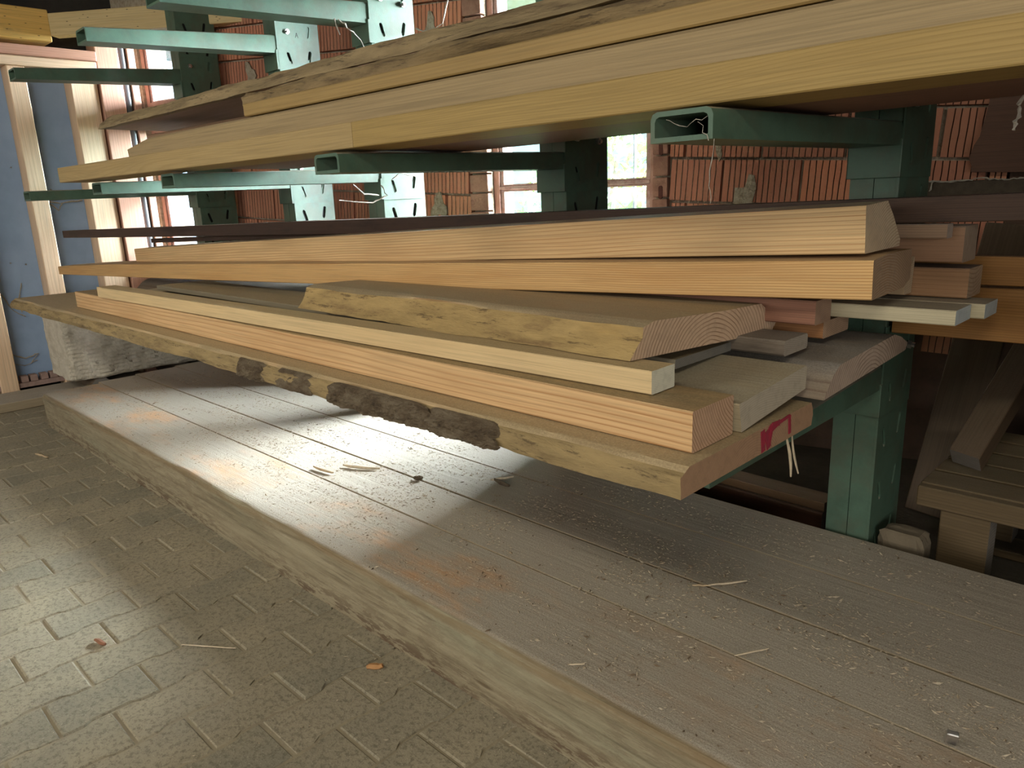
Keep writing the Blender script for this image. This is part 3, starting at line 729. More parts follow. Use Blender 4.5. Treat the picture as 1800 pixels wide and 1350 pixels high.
timber('whitish_board', 'front one of the two whitish planed boards with bluish ends at the right', (-.54, 2.268, 1.112), (-5.0, 2.29, 1.10), rect_profile(.15, .042, .003), T11m, group=None)
timber('whitish_board', 'rear one of the two whitish planed boards, sticking out furthest at the right', (-.506, 2.425, 1.112), (-4.4, 2.44, 1.10), rect_profile(.14, .042, .003), T11m)
T12m = wood('brown_block_wood', (.37, .215, .115), (.25, .125, .06), pith=(.05, .25), spacing=.012, contrast=.7, end=(.40, .30, .21), dust=(.24, .20, .17), dustamt=.8, seed=23)
timber('brown_beam', 'brown beam with flat pale end resting on the two whitish boards', (-.572, 2.500, 1.157), (-4.8, 2.52, 1.15), rect_profile(.145, .088, .004), T12m, cat='beam')
timber('brown_beam', 'brown upright-grained beam end just below the long dark board at the right', (-.594, 2.497, 1.262), (-5.0, 2.52, 1.25), rect_profile(.14, .106, .004), wood('brown_block_wood_upper', (.34, .20, .12), (.22, .12, .07), pith=(.3, .05), spacing=.018, contrast=.8, end=(.35, .27, .205), dust=(.42, .40, .36), dustamt=.8, seed=25), cat='beam')
timber('flat_brown_board', 'thin flat brown board in front of the upper brown beam, behind the top orange beam', (-.625, 2.435, 1.336), (-4.2, 2.45, 1.32), rect_profile(.055, .042, .003), wood('flat_brown_wood', (.33, .225, .15), (.24, .145, .09), contrast=.4, dust=(.5, .48, .44), dustamt=.8, seed=27))
m15 = wood('pale_brown_board_wood', (.42, .31, .19), (.31, .20, .11), pith=(.1, -.8), spacing=.007, contrast=.5, end=(.46, .36, .245), dustamt=.6, seed=29)
timber('tilted_board', 'tilted board with a slanting pale sawn end between the orange beam and the brown beam', (-.722, 2.425, 1.168), (-4.4, 2.425, 1.165), [(0, 0), (.065, .0), (.072, .095), (.068, .11), (.0, .035)], m15)
ORM = wood('orange_beam_behind', (.34, .17, .05), (.21, .09, .022), pith=(.2, .4), spacing=.007, contrast=.8, dustamt=.3, seed=31)
timber('orange_board', 'upper of two orange boards on edge behind the stack at the right', (.56, 2.66, 1.184), (-.82, 2.66, 1.180), rect_profile(.05, .088, .003), ORM, seg=10)
timber('orange_board', 'lower and taller orange board on edge behind the whitish boards', (.56, 2.66, 1.012), (-.82, 2.66, 1.006), rect_profile(.06, .165, .003), ORM, seg=10)
T17m = wood('orange_larch_lower', (.64, .41, .18), (.36, .165, .05), pith=(.12, -.34), spacing=.0075, contrast=1.0, end=(.31, .225, .155), dustamt=.4, seed=33, warp=.018)
timber('squared_beam', 'lower of the two long orange beams, with a dark weathered end', (-.692, 2.062, 1.198), (-6.85, 1.74, 1.034), [(.003, 0), (.30, .0), (.374, .02), (.374, .108), (.12, .112), (.003, .105), (0, .10), (0, .003)], T17m,
       taper=[(0, .60), (.16, .82), (.5, .92), (1, 1)], bow=-.006, cat='beam')
T16m = wood('orange_larch_upper', (.66, .455, .235), (.38, .20, .08), pith=(.30, -.22), spacing=.0095, contrast=1.0, end=(.58, .47, .33), dust=(.5, .46, .40), dustamt=.5, seed=35, warp=.015)
timber('squared_beam', 'topmost long orange beam of the middle stack with pale slanted waney end', (-.733, 2.103, 1.316), (-5.71, 1.955, 1.116), [(.003, 0), (.305, .0), (.309, .02), (.236, .092), (.18, .135), (.0, .127), (-.002, .12), (0, .003)], T16m,
       bow=.004, cat='beam')
T18m = wood('dark_brown_board_wood', (.075, .042, .028), (.04, .023, .015), pith=(.1, .3), contrast=.6, end=(.10, .06, .04), dust=(.15, .11, .085), dustamt=.4, grey=.35, greycol=(.032, .02, .014), seed=37)
timber('dark_board', 'long dark brown rough board on edge behind the orange beams, running past the right side', (.75, 2.56, 1.402), (-6.9, 1.83, 1.318), [(.003, 0), (.09, .0), (.09, .076), (.0, .074), (0, .003)], T18m,
       taper=[(0, .75), (.4, .95), (1, 1)], bow=-.008)
timber('dark_batten', 'thin dark batten just under the left part of the long dark board', (-2.6, 2.31, 1.350), (-5.55, 2.02, 1.283), rect_profile(.05, .03, .003), T18m)

# ---- upper stack (seen from below)
OAK = dict(early=(.40, .265, .10), late=(.29, .18, .06))
Am = wood('oak_beam_front', (.345, .24, .085), (.225, .145, .045), pith=(.18, -.45), spacing=.006, contrast=.7, end=(.30, .20, .09), dustamt=.2, seed=41, warp=.05)
A = timber('oak_beam', 'lowest front oak beam of the upper stack, long face towards the camera', (2.9, 1.645, 1.682), (-2.20, 1.500, 1.682), rect_profile(.20, .083, .003), Am, cat='beam')
A2m = wood('oak_beam_front_left', (.37, .27, .125), (.27, .185, .075), pith=(.08, -.05), spacing=.009, contrast=.6, end=(.30, .20, .09), dustamt=.2, seed=42, warp=.07)
m = MB(); jz = [k / 10 * .083 for k in range(11)]
A2 = timber('jointed_length', None, (-2.202, 1.500, 1.682), (-5.02, 1.365, 1.682), rect_profile(.20, .083, .003), A2m)
mw = A2.matrix_world.copy(); A2.parent = A; A2.matrix_parent_inverse = A.matrix_world.inverted(); tag(A2, 'paler left length of the oak beam beyond the glued joint')
Bm = wood('oak_beam_second_wood', (.315, .235, .125), (.255, .18, .09), pith=(.1, -1.2), spacing=.008, contrast=.35, dustamt=.2, seed=43, warp=.05)
timber('oak_beam', 'smooth oak beam second from the bottom of the upper stack with a waney left end', (2.9, 1.649, 1.768), (-4.12, 1.452, 1.768), [(.003, 0), (.22, 0), (.22, .079), (.012, .079), (.0, .070)], Bm,
       seg=60, taper=[(0, .55), (.03, .95), (.05, 1), (1, 1)], bowy=.015, cat='beam')
Cm = wood('yellow_oak_wood', (.31, .21, .08), (.23, .145, .05), pith=(.2, .5), spacing=.02, contrast=.5, dustamt=.2, grey=.2, greycol=(.30, .19, .08), seed=45)
timber('oak_plank', 'yellow-brown oak plank third from the bottom of the upper stack', (2.9, 1.662, 1.850), (-2.92, 1.49, 1.850), rect_profile(.25, .048, .004), Cm, bowy=.012)
Dw = waney_mat('dark_wavy_live_edge', (.26, .185, .09), (.08, .05, .028), streak=(5, 20, 30), seed=3)
Ew = waney_mat('tan_grey_live_edge', (.30, .225, .12), (.12, .075, .04), streak=(4, 14, 20), seed=6)
Dm = wood('pinkish_slab_wood', (.33, .215, .155), (.25, .145, .095), pith=(.3, -.3), spacing=.014, contrast=.5, dustamt=.2, seed=47)
timber('live_edge_slab', 'live-edge slab with dark wavy grey-brown edge under the topmost slab of the upper stack', (2.9, 1.684, 1.899), (-3.0, 1.505, 1.901), [(0.02, 0), (.5, 0), (.5, .05), (.03, .05), (.0, .03)], Dm, seg=140,
       waney=lambda y, z: 1 if y < .035 else 0, wamp=.014, wmat=Dw, seed=11, step=.014, bowy=.012)
timber('live_edge_slab', 'topmost live-edge slab of the upper stack reaching furthest left, pinkish underneath', (2.9, 1.594, 1.941), (-4.98, 1.615, 1.985), [(0, 0), (.54, 0), (.55, .045), (.05, .062), (.02, .03)], Dm, seg=200,
       waney=lambda y, z: 1 if y < .055 else 0, wamp=.012, wmat=Ew, seed=14, step=.014, bow=-.012, bowy=-.02)
timber('pink_plank', 'dark pinkish plank behind the lowest oak beam of the upper stack, seen from below', (2.9, 1.867, 1.688), (-3.6, 1.66, 1.686), rect_profile(.42, .045, .003), wood('dark_pink_plank', (.22, .12, .095), (.14, .075, .06), dustamt=.1, seed=49))
timber('supporting_plank', 'thick plank carrying the slabs behind the oak beams of the upper stack', (2.9, 1.962, 1.723), (-4.6, 1.74, 1.765), rect_profile(.36, .16, .004), wood('inner_plank', (.26, .165, .10), (.18, .10, .06), dustamt=.1, seed=51), seg=10)
#E2

# ---------------------------------------------------------------- green cantilever rack uprights
def cut(me, cutter_mb):
    a = bpy.data.objects.new('t', me); c = bpy.data.objects.new('c', mesh('c', cutter_mb.v, cutter_mb.f)); COL.objects.link(a); COL.objects.link(c)
    md = a.modifiers.new('b', 'BOOLEAN'); md.object = c; md.operation = 'DIFFERENCE'; md.solver = 'EXACT'
    bpy.context.view_layer.update()
    ev = a.evaluated_get(bpy.context.evaluated_depsgraph_get()); r = bpy.data.meshes.new_from_object(ev)
    for q in (a, c): bpy.data.objects.remove(q)
    return r
CW, CD, YF = .155, .31, 2.66
def slotcut(mb, y, z, lean, x0=-.05, x1=.05, w=.011, hl=.030):
    pts = []
    for k in range(5):
        q = math.pi * k / 4; pts.append((w * math.cos(q), hl + w * math.sin(q)))
    for k in range(5):
        q = math.pi + math.pi * k / 4; pts.append((w * math.cos(q), -hl + w * math.sin(q)))
    ca, sa = math.cos(lean), math.sin(lean)
    mb.prism([(y + a * ca - b_ * sa, z + a * sa + b_ * ca) for a, b_ in pts], x0, x1)
CH = 3.28
cutr = MB()
for k in range(15):
    z = .20 + k * .205
    slotcut(cutr, .075, z, .30); slotcut(cutr, .225, z + .02, -.22)
web0 = MB(); web0.box(-.007, 0, 0, CD, 0, CH)
web_mesh = cut(mesh('web', web0.v, web0.f, G), cutr); web_mesh.name = 'column_web'
if not web_mesh.materials: web_mesh.materials.append(G)
fl = MB()
for (x0, x1) in ((-.075, -.007),):
    fl.box(x0 - .0012, x1, 0, .007, 0, CH); fl.box(x0 - .0012, x1, CD - .007, CD, 0, CH); fl.box(-.090, -.066, .0075, .014, 0, CH)
fl.box(-.012, 0.0005, -.0005, .012, 0, CH, .003)
flange_mesh = mesh('column_flange', fl.v, fl.f, G)
lf = MB(); lf.box(-CW, -CW + .007, 0, CD, 0, CH); lf.box(-CW + .007, -.0790, 0, .007, 0, CH); lf.box(-CW + .007, -.0775, CD - .007, CD, 0, CH)
left_mesh = mesh('column_channel', lf.v, lf.f, G)
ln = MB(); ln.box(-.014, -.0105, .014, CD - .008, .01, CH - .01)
slot_shade_mesh = mesh('slot_shade_sheet', ln.v, ln.f, BLACK)  # black sheet put in as painted shade behind the column slots
bc = MB()
for (y, z, l) in ((.075, .075, .30), (.225, .095, -.22), (.225, .245, -.22)): slotcut(bc, y, z, l, hl=.026)
bp0 = MB(); bp0.box(.0005, .0065, -.008, .30, 0, .32)
br_mesh = cut(mesh('bp', bp0.v, bp0.f, G), bc); br_mesh.name = 'bracket_plate'
if not br_mesh.materials: br_mesh.materials.append(G)
bf = MB(); bf.box(-CW - .008, .0065, -.018, -.001, 0, .12, .002); bf.box(-CW - .008, -CW - .002, -.018, .16, 0, .12, .002); 
brf_mesh = mesh('bracket_front', bf.v, bf.f, G)
def arm_mesh(yt, zt0, zt1, zb0, zb1, w=CW, t=.011):
    """tapered hollow arm from the tip (y = yt) to the column; open end"""
    def ring(y, z0_, z1_, ins):
        c = .016 - ins * .4
        x0, x1 = -w + ins, -ins; a, b_ = z0_ + ins, z1_ - ins
        return [(x0, y, a), (x1, y, a), (x1, y, b_ - c), (x1 - c * .3, y, b_ - c * .3), (x1 - c, y, b_), (x0 + c, y, b_), (x0 + c * .3, y, b_ - c * .3), (x0, y, b_ - c)]
    o0 = ring(yt, zb0, zt0, 0); o1 = ring(YF - .0005, zb1, zt1, 0); i0 = ring(yt, zb0, zt0, t); i1 = ring(YF - .002, zb1, zt1, t)
    v = o0 + o1 + i0 + i1; f = []
    for k in range(8):
        j = (k + 1) % 8
        f += [(k, j, 8 + j, 8 + k), (16 + k, 24 + k, 24 + j, 16 + j), (k, 16 + k, 16 + j, j)]
    f.append(tuple(range(24, 32))); f.append(tuple(range(8, 16)))
    return mesh('arm', v, f, G, smooth=35)
bolt = MB(); bolt.tube([(-.01, 0, 0), (.030, 0, 0)], .009, 8); bolt.tube([(.007, 0, 0), (.020, 0, 0)], .016, 6)
bolt_mesh = mesh('bolt', bolt.v, bolt.f, STEEL)
armcache = {}
def getarm(k, *a):
    if k not in armcache: armcache[k] = arm_mesh(*a)
    return armcache[k]
names = ['farthest green rack upright, dark, standing beside the narrow left window', 'pale green rack upright second from the left wall, in front of brickwork',
         'pale green rack upright in the middle, left of the wide window', 'dark green rack upright standing in front of the wide window',
         'nearest dark green rack upright at the right, its lower half showing behind the platform']
for i, x in enumerate([-6.150, -4.655, -3.640, -2.250, -.838]):
    t = empty('rack_upright', (x, YF, 0)); tag(t, names[i], 'rack', 'cantilever rack uprights')
    for me, nm in ((web_mesh, 'column_web'), (flange_mesh, 'column_flange'), (left_mesh, 'column_channel'), (slot_shade_mesh, 'slot_shade_sheet')): obj(nm, me, t)
    for lv, (yt, zt0, zt1, zb0, zb1) in enumerate([(1.47, 1.670, 1.690, 1.604, 1.615), (1.52, 2.482, 2.570, 2.408, 2.460), (1.50, .842, .888, .804, .804)]):
        o = obj('arm', getarm(lv, yt, zt0, zt1, zb0, zb1), t, (0, -YF, 0))
        zb = zb1 - .10
        q = empty('bracket', (0, 0, zb), parent=t)
        q_ = obj('bracket_plate', br_mesh, q); obj('bracket_front', brf_mesh, q)
        if i == 1 and lv == 1:
            am = MB()
            for (ya, za, yb_, zb_) in ((.132, .205, .142, .235), (.142, .235, .152, .205), (.136, .217, .148, .217)):
                d_ = Vector((yb_ - ya, zb_ - za)).normalized() * .0016; am.box(.0064, .0069, 0, 0, 0, 0)
                k_ = len(am.v) - 8
                qd = [(ya - d_.y, za + d_.x), (ya + d_.y, za - d_.x), (yb_ + d_.y, zb_ - d_.x), (yb_ - d_.y, zb_ + d_.x)]
                del am.v[k_:]; del am.f[-6:]
                am.add([(.0064, a, b2) for a, b2 in qd] + [(.0070, a, b2) for a, b2 in qd], [(0, 1, 2, 3), (4, 5, 6, 7), (0, 1, 5, 4), (1, 2, 6, 5), (2, 3, 7, 6), (3, 0, 4, 7)])
            tag(am.build('letter_mark', BLACK, q), 'small dark hand-written letter A')
        for (by, bz) in ((.068, .235),) + (((.225, .225),) if (i + lv) % 3 == 0 else ()):
            obj('bolt', bolt_mesh, q, (0, by, bz), (.0, .12, .1))

NB = wood('shade_pile_wood', (.42, .29, .16), (.30, .18, .09), spacing=.008, contrast=.7, dustamt=.7, seed=91)  # unseen bay and pile added to keep light off the right background
t = empty('rack_upright', (.75, YF, 0)); tag(t, 'added green rack upright under the shade pile, outside the picture at the right', 'rack', 'cantilever rack uprights')
for me, nm in ((web_mesh, 'column_web'), (flange_mesh, 'column_flange'), (left_mesh, 'column_channel'), (slot_shade_mesh, 'slot_shade_sheet')): obj(nm, me, t)
for lv in range(3): obj('arm', armcache[lv], t, (0, -YF, 0))
t2 = t.copy(); COL.objects.link(t2); t2.location = (2.4, YF, 0); t2['label'] = 'second added green rack upright under the shade pile, outside the picture'
for ch in list(t.children):
    c_ = ch.copy(); COL.objects.link(c_); c_.parent = t2
for k, (y, z, w, hh) in enumerate([(1.34, .905, .5, .08), (1.86, .905, .6, .08), (1.36, .988, .3, .12), (1.70, .988, .34, .12), (2.08, .988, .36, .12), (1.42, 1.11, .4, .09), (1.88, 1.11, .5, .09), (1.5, 1.202, .34, .12), (1.9, 1.202, .5, .12)]):
    timber('shade_pile_beam', ['wide lowest front', 'wide lowest rear', 'thick front', 'thick middle', 'thick rear', 'flat front', 'flat rear', 'top front', 'top rear'][k] + ' beam of the added pile shading the right background', (3.6, y, z), (.22 + .05 * (k % 3), y, z), rect_profile(w, hh, .004), NB, seg=4, cat='beam')

# ---------------------------------------------------------------- things at the left end
def rough_block(name, label, loc, dims, mat, seed, amp=.012, n=22, rib=0.0, cat='block', rz=0.0):
    bm = bmesh.new(); bmesh.ops.create_cube(bm, size=1)
    bmesh.ops.subdivide_edges(bm, edges=bm.edges, cuts=n, use_grid_fill=True)
    for v_ in bm.verts:
        p = Vector((v_.co.x * dims[0], v_.co.y * dims[1], v_.co.z * dims[2])) 
        nrm = Vector(v_.co); k = 1.0
        mx = max(abs(nrm.x), abs(nrm.y), abs(nrm.z))
        edge = sum(1 for c in nrm if abs(c) > .47)
        d_ = fb(p + Vector((seed, 0, 0)), 9, 4) * amp + fb(p + Vector((seed, 0, 0)), 3, 2) * amp
        if rib and nrm.x > .49: d_ += math.sin((p.z + p.y * .12) * 2 * math.pi / .032) * rib
        if edge >= 2: d_ -= amp * 1.3
        v_.co = p + nrm.normalized() * d_
    me = bpy.data.meshes.new(name); bm.to_mesh(me); bm.free(); me.materials.append(mat)
    for p in me.polygons: p.use_smooth = False
    o = obj(name, me, None, (loc[0], loc[1], loc[2] + dims[2] / 2), (0, 0, rz)); tag(o, label, cat); return o
STONE = plain('pale_rough_stone', (.62, .58, .50), .95, nscale=14, col2=(.48, .44, .36), bump=.9, bdist=.01)
rough_block('stone_block', 'large pale rough-hewn stone block behind the far end of the platform', (-6.98, 2.23, .165), (.52, 1.16, .52), STONE, 3, .012, 30, .005)
DK = wood('dunnage_wood', (.12, .09, .06), (.07, .05, .035), dustamt=.5, seed=53)
timber('dunnage_beam', 'dark round-edged timber laid under the pale stone block', (-6.72, 1.80, .02), (-7.24, 1.80, .02), rect_profile(.14, .135, .03), DK, seg=6, cat='beam')
timber('dunnage_beam', 'dark timber under the rear of the pale stone block', (-6.72, 2.50, .02), (-7.24, 2.50, .02), rect_profile(.14, .135, .03), DK, seg=6, cat='beam')
m = MB(); R_ = .035
pts = [(-6.62, 1.66 + R_ * math.cos(a / 14 * 2 * math.pi), .07 + R_ * math.sin(a / 14 * 2 * math.pi)) for a in range(15)]
m.tube(pts, .007, 6, cap=False); tag(m.build('pipe_ring', plain('pale_ring', (.42, .36, .25), .6)), 'small pale ring lying in the dark gap at the far end of the platform', 'ring')

# ---------------------------------------------------------------- right background
def box_thing(name, label, cat, x0, x1, y0, y1, z0_, z1_, mat, M=None):
    m = MB(); m.box(0, x1 - x0, 0, y1 - y0, 0, z1_ - z0_, .004); o = m.build(name, mat)
    o.matrix_world = (M or Matrix.Translation((x0, y0, z0_))); tag(o, label, cat); return o
PALW = wood('pallet_wood', (.14, .098, .052), (.09, .06, .03), pith=(.1, -.3), spacing=.012, contrast=.5, dust=(.26, .22, .15), dustamt=.6, seed=55)
pt = empty('pallet', (-.75, 2.80, 0)); tag(pt, 'heavy wooden pallet in the dark behind the right end of the platform', 'pallet')
def part(name, x0, x1, y0, y1, a, b_, mat=PALW, par=pt, c=.004):
    m = MB(); m.box(x0, x1, y0, y1, a, b_, c); return m.build(name, mat, par)
part('stringer_board', 0.0, 1.28, 0.08, .12, .322, .40); 
for k in range(5): part('deck_board', 0.0, 1.28, .12 + k * .17, .27 + k * .17, .375, .405)
for (a, b_) in ((.08, .24), (.58, .74), (1.1, 1.26)):
    for y in (.10, .55): part('pallet_block', a, b_, y, y + .12, .06, .322 if y < .2 else .375)
part('bottom_board', 0.0, 1.28, .06, .20, .0, .035); part('bottom_board', 0, 1.28, .52, .68, .0, .035)
DPM = wood('dark_leaning_plank_wood', (.13, .088, .055), (.085, .055, .034), pith=(.1, -.4), spacing=.015, contrast=.4, dustamt=.3, seed=57)
def lean(name, label, base, top, w, t, mat, cat='plank'):
    b_, tp = Vector(base), Vector(top); d = (tp - b_); L = d.length; d.normalize(); y = Vector((1, 0, 0)); y = (y - d * y.dot(d)).normalized(); z = d.cross(y)
    m = MB(); m.box(0, L, 0, w, -t, 0, .004); o = m.build(name, mat)
    o.matrix_world = Matrix(((d.x, y.x, z.x, b_.x), (d.y, y.y, z.y, b_.y), (d.z, y.z, z.z, b_.z), (0, 0, 0, 1))); tag(o, label, cat); return o
lean('leaning_plank', 'broad brown plank with a ragged pale edge leaning behind the nearest green upright', (-.98, 3.62, .0), (-.86, 3.98, 1.30), .20, .04, DPM)
lean('leaning_post', 'square dark post leaning on the pallet with its sawn end towards the camera', (-.715, 3.18, .415), (-.50, 4.05, 1.22), .11, .10, DPM, 'post')
lean('leaning_plank', 'dark plank leaning far back in the shadow above the pallet', (-.30, 3.95, .0), (-.16, 4.25, 1.38), .24, .04, wood('very_dark_plank', (.08, .055, .035), (.05, .035, .02), dustamt=.1, seed=59))
# dark brown hatch on the wall at the far right
HB = wood('dark_brown_hatch_wood', (.105, .048, .028), (.06, .028, .016), pith=(.2, .5), contrast=.3, dustamt=.3, seed=61)
t = empty('dark_hatch'); t.matrix_world = wallM(); tag(t, 'dark brown board hatch on the brick wall at the right edge', 'hatch')
m = MB(); poly = [(6.50, 1.93 + .0), (6.50, 1.86), (6.475, 1.70), (6.455, 1.66), (6.44, 1.60), (6.455, 1.565), (6.455, 1.535), (8.3, 1.44), (8.3, 2.1), (6.36, 2.22)]
n_ = len(poly); v = [(a, -.07, b_) for a, b_ in poly] + [(a, -.02, b_) for a, b_ in poly]
m.add(v, [tuple(range(n_)), tuple(range(n_, 2 * n_))[::-1]] + [(k, (k + 1) % n_, n_ + (k + 1) % n_, n_ + k) for k in range(n_)])
m.build('hatch_board', HB, t)
m = MB(); m.box(6.27, 8.3, -.16, -.0, 1.40, 1.495, .006, M=Matrix.Rotation(0, 4, 'X')); m.build('hatch_ledge', plain('dusty_dark_ledge', (.07, .055, .04), .95, nscale=30, bump=.6), t)
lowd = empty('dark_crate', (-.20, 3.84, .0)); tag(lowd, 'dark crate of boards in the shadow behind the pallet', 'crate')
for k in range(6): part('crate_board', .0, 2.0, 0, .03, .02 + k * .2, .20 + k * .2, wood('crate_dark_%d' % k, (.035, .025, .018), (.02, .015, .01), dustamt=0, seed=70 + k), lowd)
for xx in (.0, 1.9): part('crate_post', xx, xx + .08, .03, .11, 0, 1.25, HB, lowd)
timber('dark_floor_plank', 'thin brown plank on the ground behind the platform, left of the nearest upright', (-1.15, 3.05, .12), (-2.6, 3.1, .12), rect_profile(.12, .04, .003), wood('floor_plank_brown', (.20, .12, .06), (.13, .07, .04), dustamt=.4, seed=80), seg=6)
timber('dark_floor_beam', 'dark beam on the ground carrying the thin brown plank', (-1.15, 3.03, -.01), (-2.7, 3.08, -.01), rect_profile(.16, .13, .006), HB, seg=6, cat='beam')
rough_block('rubble_stone', 'rounded dark stone on the floor at the foot of the nearest green upright', (-.74, 2.74, -.005), (.16, .10, .28), plain('dark_rubble', (.16, .13, .09), .95, nscale=12, bump=.7), 9, .012, 6, cat='stone')

# ---------------------------------------------------------------- loose splinters, chips and sawdust
def stick(name, label, a, b_, r, mat=FIB, cat='splinter', n=5, bend=.0, group=None, flat=.4):
    a, b_ = Vector(a), Vector(b_); d = b_ - a; L = d.length; pts = []
    m = MB(); side = d.cross(Vector((0, 0, 1)))
    side = side.normalized() if side.length > 1e-3 else Vector((1, 0, 0))
    for k in range(n + 1):
        t = k / n; pts.append(a + d * t + side * bend * math.sin(math.pi * t) + Vector((0, 0, r * .3 * random.uniform(-1, 1))))
    m.tube(pts, [r * (.35 + .65 * math.sin(math.pi * (.12 + .76 * k / n))) for k in range(n + 1)], 5)
    return tag(m.build(name, mat), label, cat, group)
PSPL = plain('pale_splinter', (.62, .52, .38), .7, nscale=60)
stick('hanging_splinter', 'longer torn splinter hanging from the painted plank end, left of the pair', (-.79, 1.805, .864), (-.79, 1.846, .742), .0045, PSPL, bend=.004)
stick('hanging_splinter', 'thinner torn splinter hanging from the painted plank end, right of the pair', (-.79, 1.838, .864), (-.79, 1.893, .737), .0035, PSPL, bend=-.004)
stick('wood_splinter', 'pale straight splinter across the platform seam right of the plank end', (-1.085, 1.955, .262), (-1.01, 2.065, .257), .0045, PSPL)
stick('wood_splinter', 'dark short splinter beside the pale straight one on the platform', (-1.13, 1.93, .256), (-1.085, 1.965, .256), .004, FIB)
stick('wood_splinter', 'straight pale splinter on sawdust near the right foreground of the platform', (-.845, 1.675, .256), (-.79, 1.765, .256), .003, PSPL)
stick('wood_splinter', 'broad curled chip on the bright part of the platform before the dark seam', (-3.02, 1.84, .257), (-2.84, 1.93, .257), .008, PSPL, bend=.01)
stick('wood_splinter', 'brown crooked chip on the platform at the left of the broad curled chip', (-3.12, 1.735, .257), (-2.97, 1.75, .257), .007, FIB, bend=.006)
stick('bark_chip', 'dark bark chip pair beside the third platform beam under the planks', (-2.29, 2.165, .262), (-2.19, 2.16, .256), .010, BARK)
stick('bark_chip', 'pale chip lying across the dark bark chip under the planks', (-2.30, 2.15, .262), (-2.23, 2.23, .270), .006, PSPL)
stick('bark_chip', 'small bark lump lodged in the dark platform seam', (-2.61, 1.955, .258), (-2.57, 1.975, .258), .012, BARK)
stick('wood_splinter', 'thin pale splinter in the right foreground near the front platform edge', (-1.16, 1.345, .256), (-1.13, 1.375, .256), .003, PSPL)
stick('wood_splinter', 'long thin straw-like splinter on the paving', (-2.50, .80, .006), (-2.33, .92, .006), .0025, PSPL)
stick('bark_chip', 'small reddish-brown leaf-like chip on the paving at the left', (-2.77, .60, .008), (-2.71, .615, .008), .009, plain('reddish_bark', (.26, .12, .07), .9))
stick('bark_chip', 'flat orange-brown wood chip on the paving near the platform', (-1.89, 1.165, .008), (-1.85, 1.20, .010), .012, plain('orange_chip', (.42, .22, .09), .8))
stick('bark_chip', 'dark narrow chip on the far paving beside the platform front', (-5.42, 1.05, .008), (-5.27, 1.08, .008), .008, FIB)
m = MB(); m.box(-.012, .012, -.008, .008, 0, .030, .002); o = m.build('metal_clip', STEEL); o.location = (-.322, 1.70, .254); o.rotation_euler = (.2, .1, .4); tag(o, 'tiny shiny metal clip standing in the sawdust at the right front', 'clip')
def scatter(name, label, n, fn, mat, smin, smax, seed):
    rnd = random.Random(seed); v = []; f = []
    for _ in range(n):
        x, y, z, k = fn(rnd)
        a = rnd.uniform(0, 6.28); L = rnd.uniform(smin, smax) * k; w = L * rnd.uniform(.15, .5); h_ = w * .4
        ca, sa = math.cos(a), math.sin(a); n0 = len(v); tl = rnd.uniform(0, .3) * L
        for (p, q, r) in ((-L, 0, 0), (0, -w, 0), (L, 0, tl), (0, w, 0), (0, 0, h_ + tl / 2)):
            v.append((x + p * ca - q * sa, y + p * sa + q * ca, z + r))
        f += [(n0, n0 + 1, n0 + 4), (n0 + 1, n0 + 2, n0 + 4), (n0 + 2, n0 + 3, n0 + 4), (n0 + 3, n0, n0 + 4)]
    me = bpy.data.meshes.new(name); me.from_pydata(v, [], f); me.materials.append(mat)
    return tag(obj(name, me), label, 'sawdust', None, 'stuff')
SD = plain('sawdust_flakes', (.50, .43, .33), .9, nscale=30, col2=(.30, .23, .15), bump=0)
def plat(r):
    while True:
        x = r.uniform(-6.1, .4); y = r.triangular(1.32, 2.6, 1.80) if r.random() < .6 else r.uniform(1.32, 2.6)
        if fb((x * 1.4, y * 4, 0), 1.5, 3) > -.05 or r.random() < .12: break
    return x, y, .2475, 1 + .25 * (r.random() ** 6) * 6
scatter('sawdust', 'fine sawdust and shavings strewn over the low platform', 22000, plat, SD, .0018, .0058, 21)
DSD = plain('dark_crumbs', (.17, .12, .075), .9, bump=0)
scatter('bark_crumbs', 'dark bark crumbs strewn over the low platform', 2600, plat, DSD, .002, .006, 22)
scatter('floor_crumbs', 'pale crumbs and shavings strewn over the paving', 1600, lambda r: (r.uniform(-6.6, 0), r.uniform(.0, 1.28) if r.random() < .6 else 1.29 - abs(r.gauss(0, .12)), .002, 1 + 2 * r.random() ** 8), SD, .001, .0045, 23)
def beamtop(r):
    q = r.random()
    if q < .45: return r.uniform(-4.9, -.84), r.uniform(1.39, 1.55), 1.0275, 1
    if q < .75: return r.uniform(-5.5, -.8), r.uniform(1.33, 1.38), .928, 1
    return r.uniform(-1.9, -.85), r.uniform(1.98, 2.6), 1.028, 1
scatter('pile_sawdust', 'sawdust grains lying on the planks of the lower stack', 4500, beamtop, SD, .0008, .0028, 24)

# ---------------------------------------------------------------- cobwebs
def web(label, strands, r=.0012):
    m = MB()
    for pts in strands:
        out = []
        for a, b_ in zip(pts[:-1], pts[1:]):
            for k in range(4): out.append(Vector(a).lerp(Vector(b_), k / 4) + Vector((random.uniform(-1, 1), random.uniform(-1, 1), random.uniform(-1, 1))) * .004)
        out.append(Vector(pts[-1])); m.tube(out, [r * random.uniform(.6, 1.8) for _ in out], 4)
    return tag(m.build('cobweb', WEB), label, 'cobweb', None)
web('cobweb threads hanging from the arm tip of the nearest upright', [[(-.835, 1.468, 1.60), (-.84, 1.47, 1.52), (-.838, 1.468, 1.47)], [(-.95, 1.468, 1.655), (-.9, 1.465, 1.635), (-.85, 1.468, 1.65)], [(-.87, 1.466, 1.64), (-.845, 1.466, 1.60)]], .0006)
web('dusty cobweb strand hanging under the upper stack at the far right', [[(-.39, 1.98, 1.668), (-.395, 1.985, 1.64), (-.40, 1.98, 1.60)]], .003)
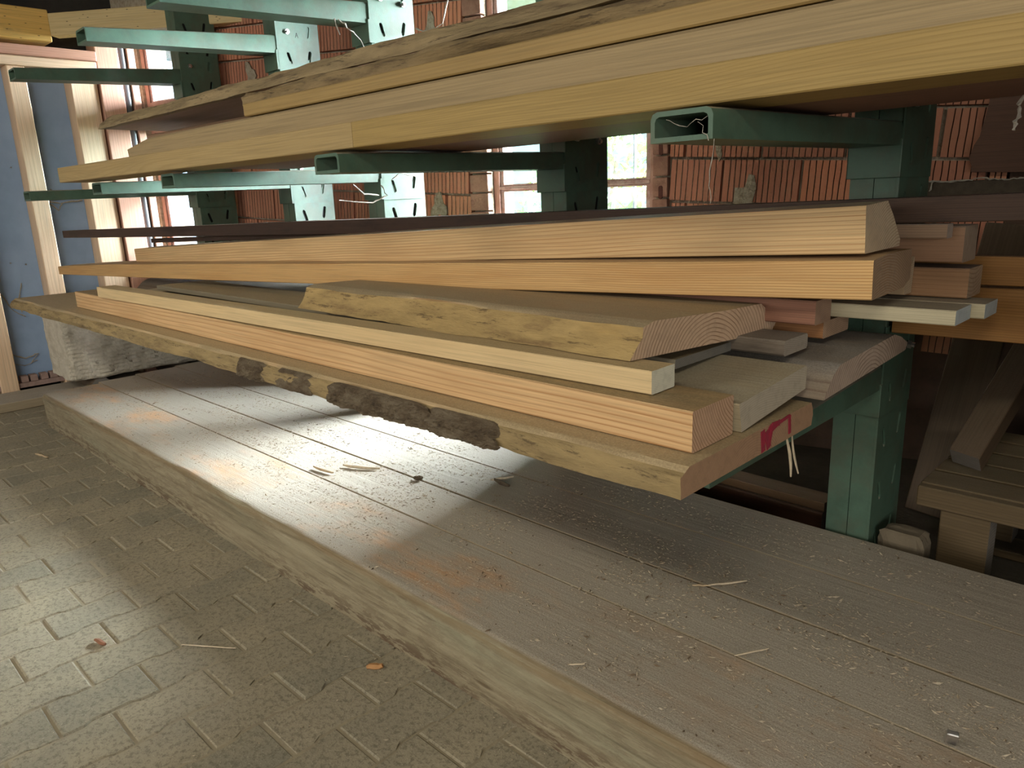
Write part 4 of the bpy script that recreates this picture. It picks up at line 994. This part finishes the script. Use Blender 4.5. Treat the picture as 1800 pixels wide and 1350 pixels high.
web('cobweb threads where the middle pale upright meets its lower arm', [[(-3.62, 2.63, 1.60), (-3.58, 2.64, 1.54), (-3.6, 2.55, 1.50), (-3.63, 2.35, 1.52)], [(-3.62, 2.45, 1.60), (-3.6, 2.5, 1.55), (-3.6, 2.6, 1.54)], [(-3.61, 2.7, 1.62), (-3.59, 2.75, 1.66), (-3.58, 2.86, 1.64)]], .003)
web('long cobweb strand hanging from the top arm of the middle pale upright', [[(-3.63, 2.45, 2.455), (-3.6, 2.5, 2.40), (-3.6, 2.56, 2.36), (-3.6, 2.6, 2.28)], [(-3.62, 2.42, 2.45), (-3.6, 2.43, 2.37)]], .003)
web('cobweb strand crossing the brickwork right of the middle pale upright', [[(-3.36, 2.95, 2.45), (-3.42, 2.95, 2.30)], [(-3.60, 2.95, 2.46), (-3.47, 2.95, 2.42), (-3.36, 2.95, 2.45), (-3.28, 2.95, 2.62)]], .003)
web('cobweb tangle on the blue sheathing above the far stud end', [[(-7.47, 1.45, 1.0), (-7.465, 1.42, .9), (-7.47, 1.50, .72), (-7.465, 1.58, .66)], [(-7.465, 1.6, .95), (-7.465, 1.55, .8), (-7.465, 1.56, .7)], [(-7.465, 1.43, .35), (-7.46, 1.52, .30), (-7.465, 1.62, .33), (-7.465, 1.55, .25)], [(-7.465, 1.40, .28), (-7.46, 1.5, .24), (-7.465, 1.6, .27)]], .004)
web('dusty cobweb band between the two middle studs of the left wall', [[(-7.46, 1.90, 1.62), (-7.46, 2.0, 1.60), (-7.46, 2.18, 1.62)], [(-7.46, 1.92, 1.60), (-7.46, 1.98, 1.54), (-7.46, 2.02, 1.60)], [(-7.46, 1.9, 1.64), (-7.46, 2.05, 1.63)], [(-7.46, 1.95, 1.62), (-7.46, 1.95, 1.72)]], .005)
web('cobweb fringe along the ledge under the dark hatch', [[tuple(wallM() @ Vector((6.28 + k * .06, -.165, 1.497 + random.uniform(-.006, .006)))) for k in range(12)], [tuple(wallM() @ Vector((6.30, -.17, 1.495))), tuple(wallM() @ Vector((6.285, -.17, 1.45)))]], .003)
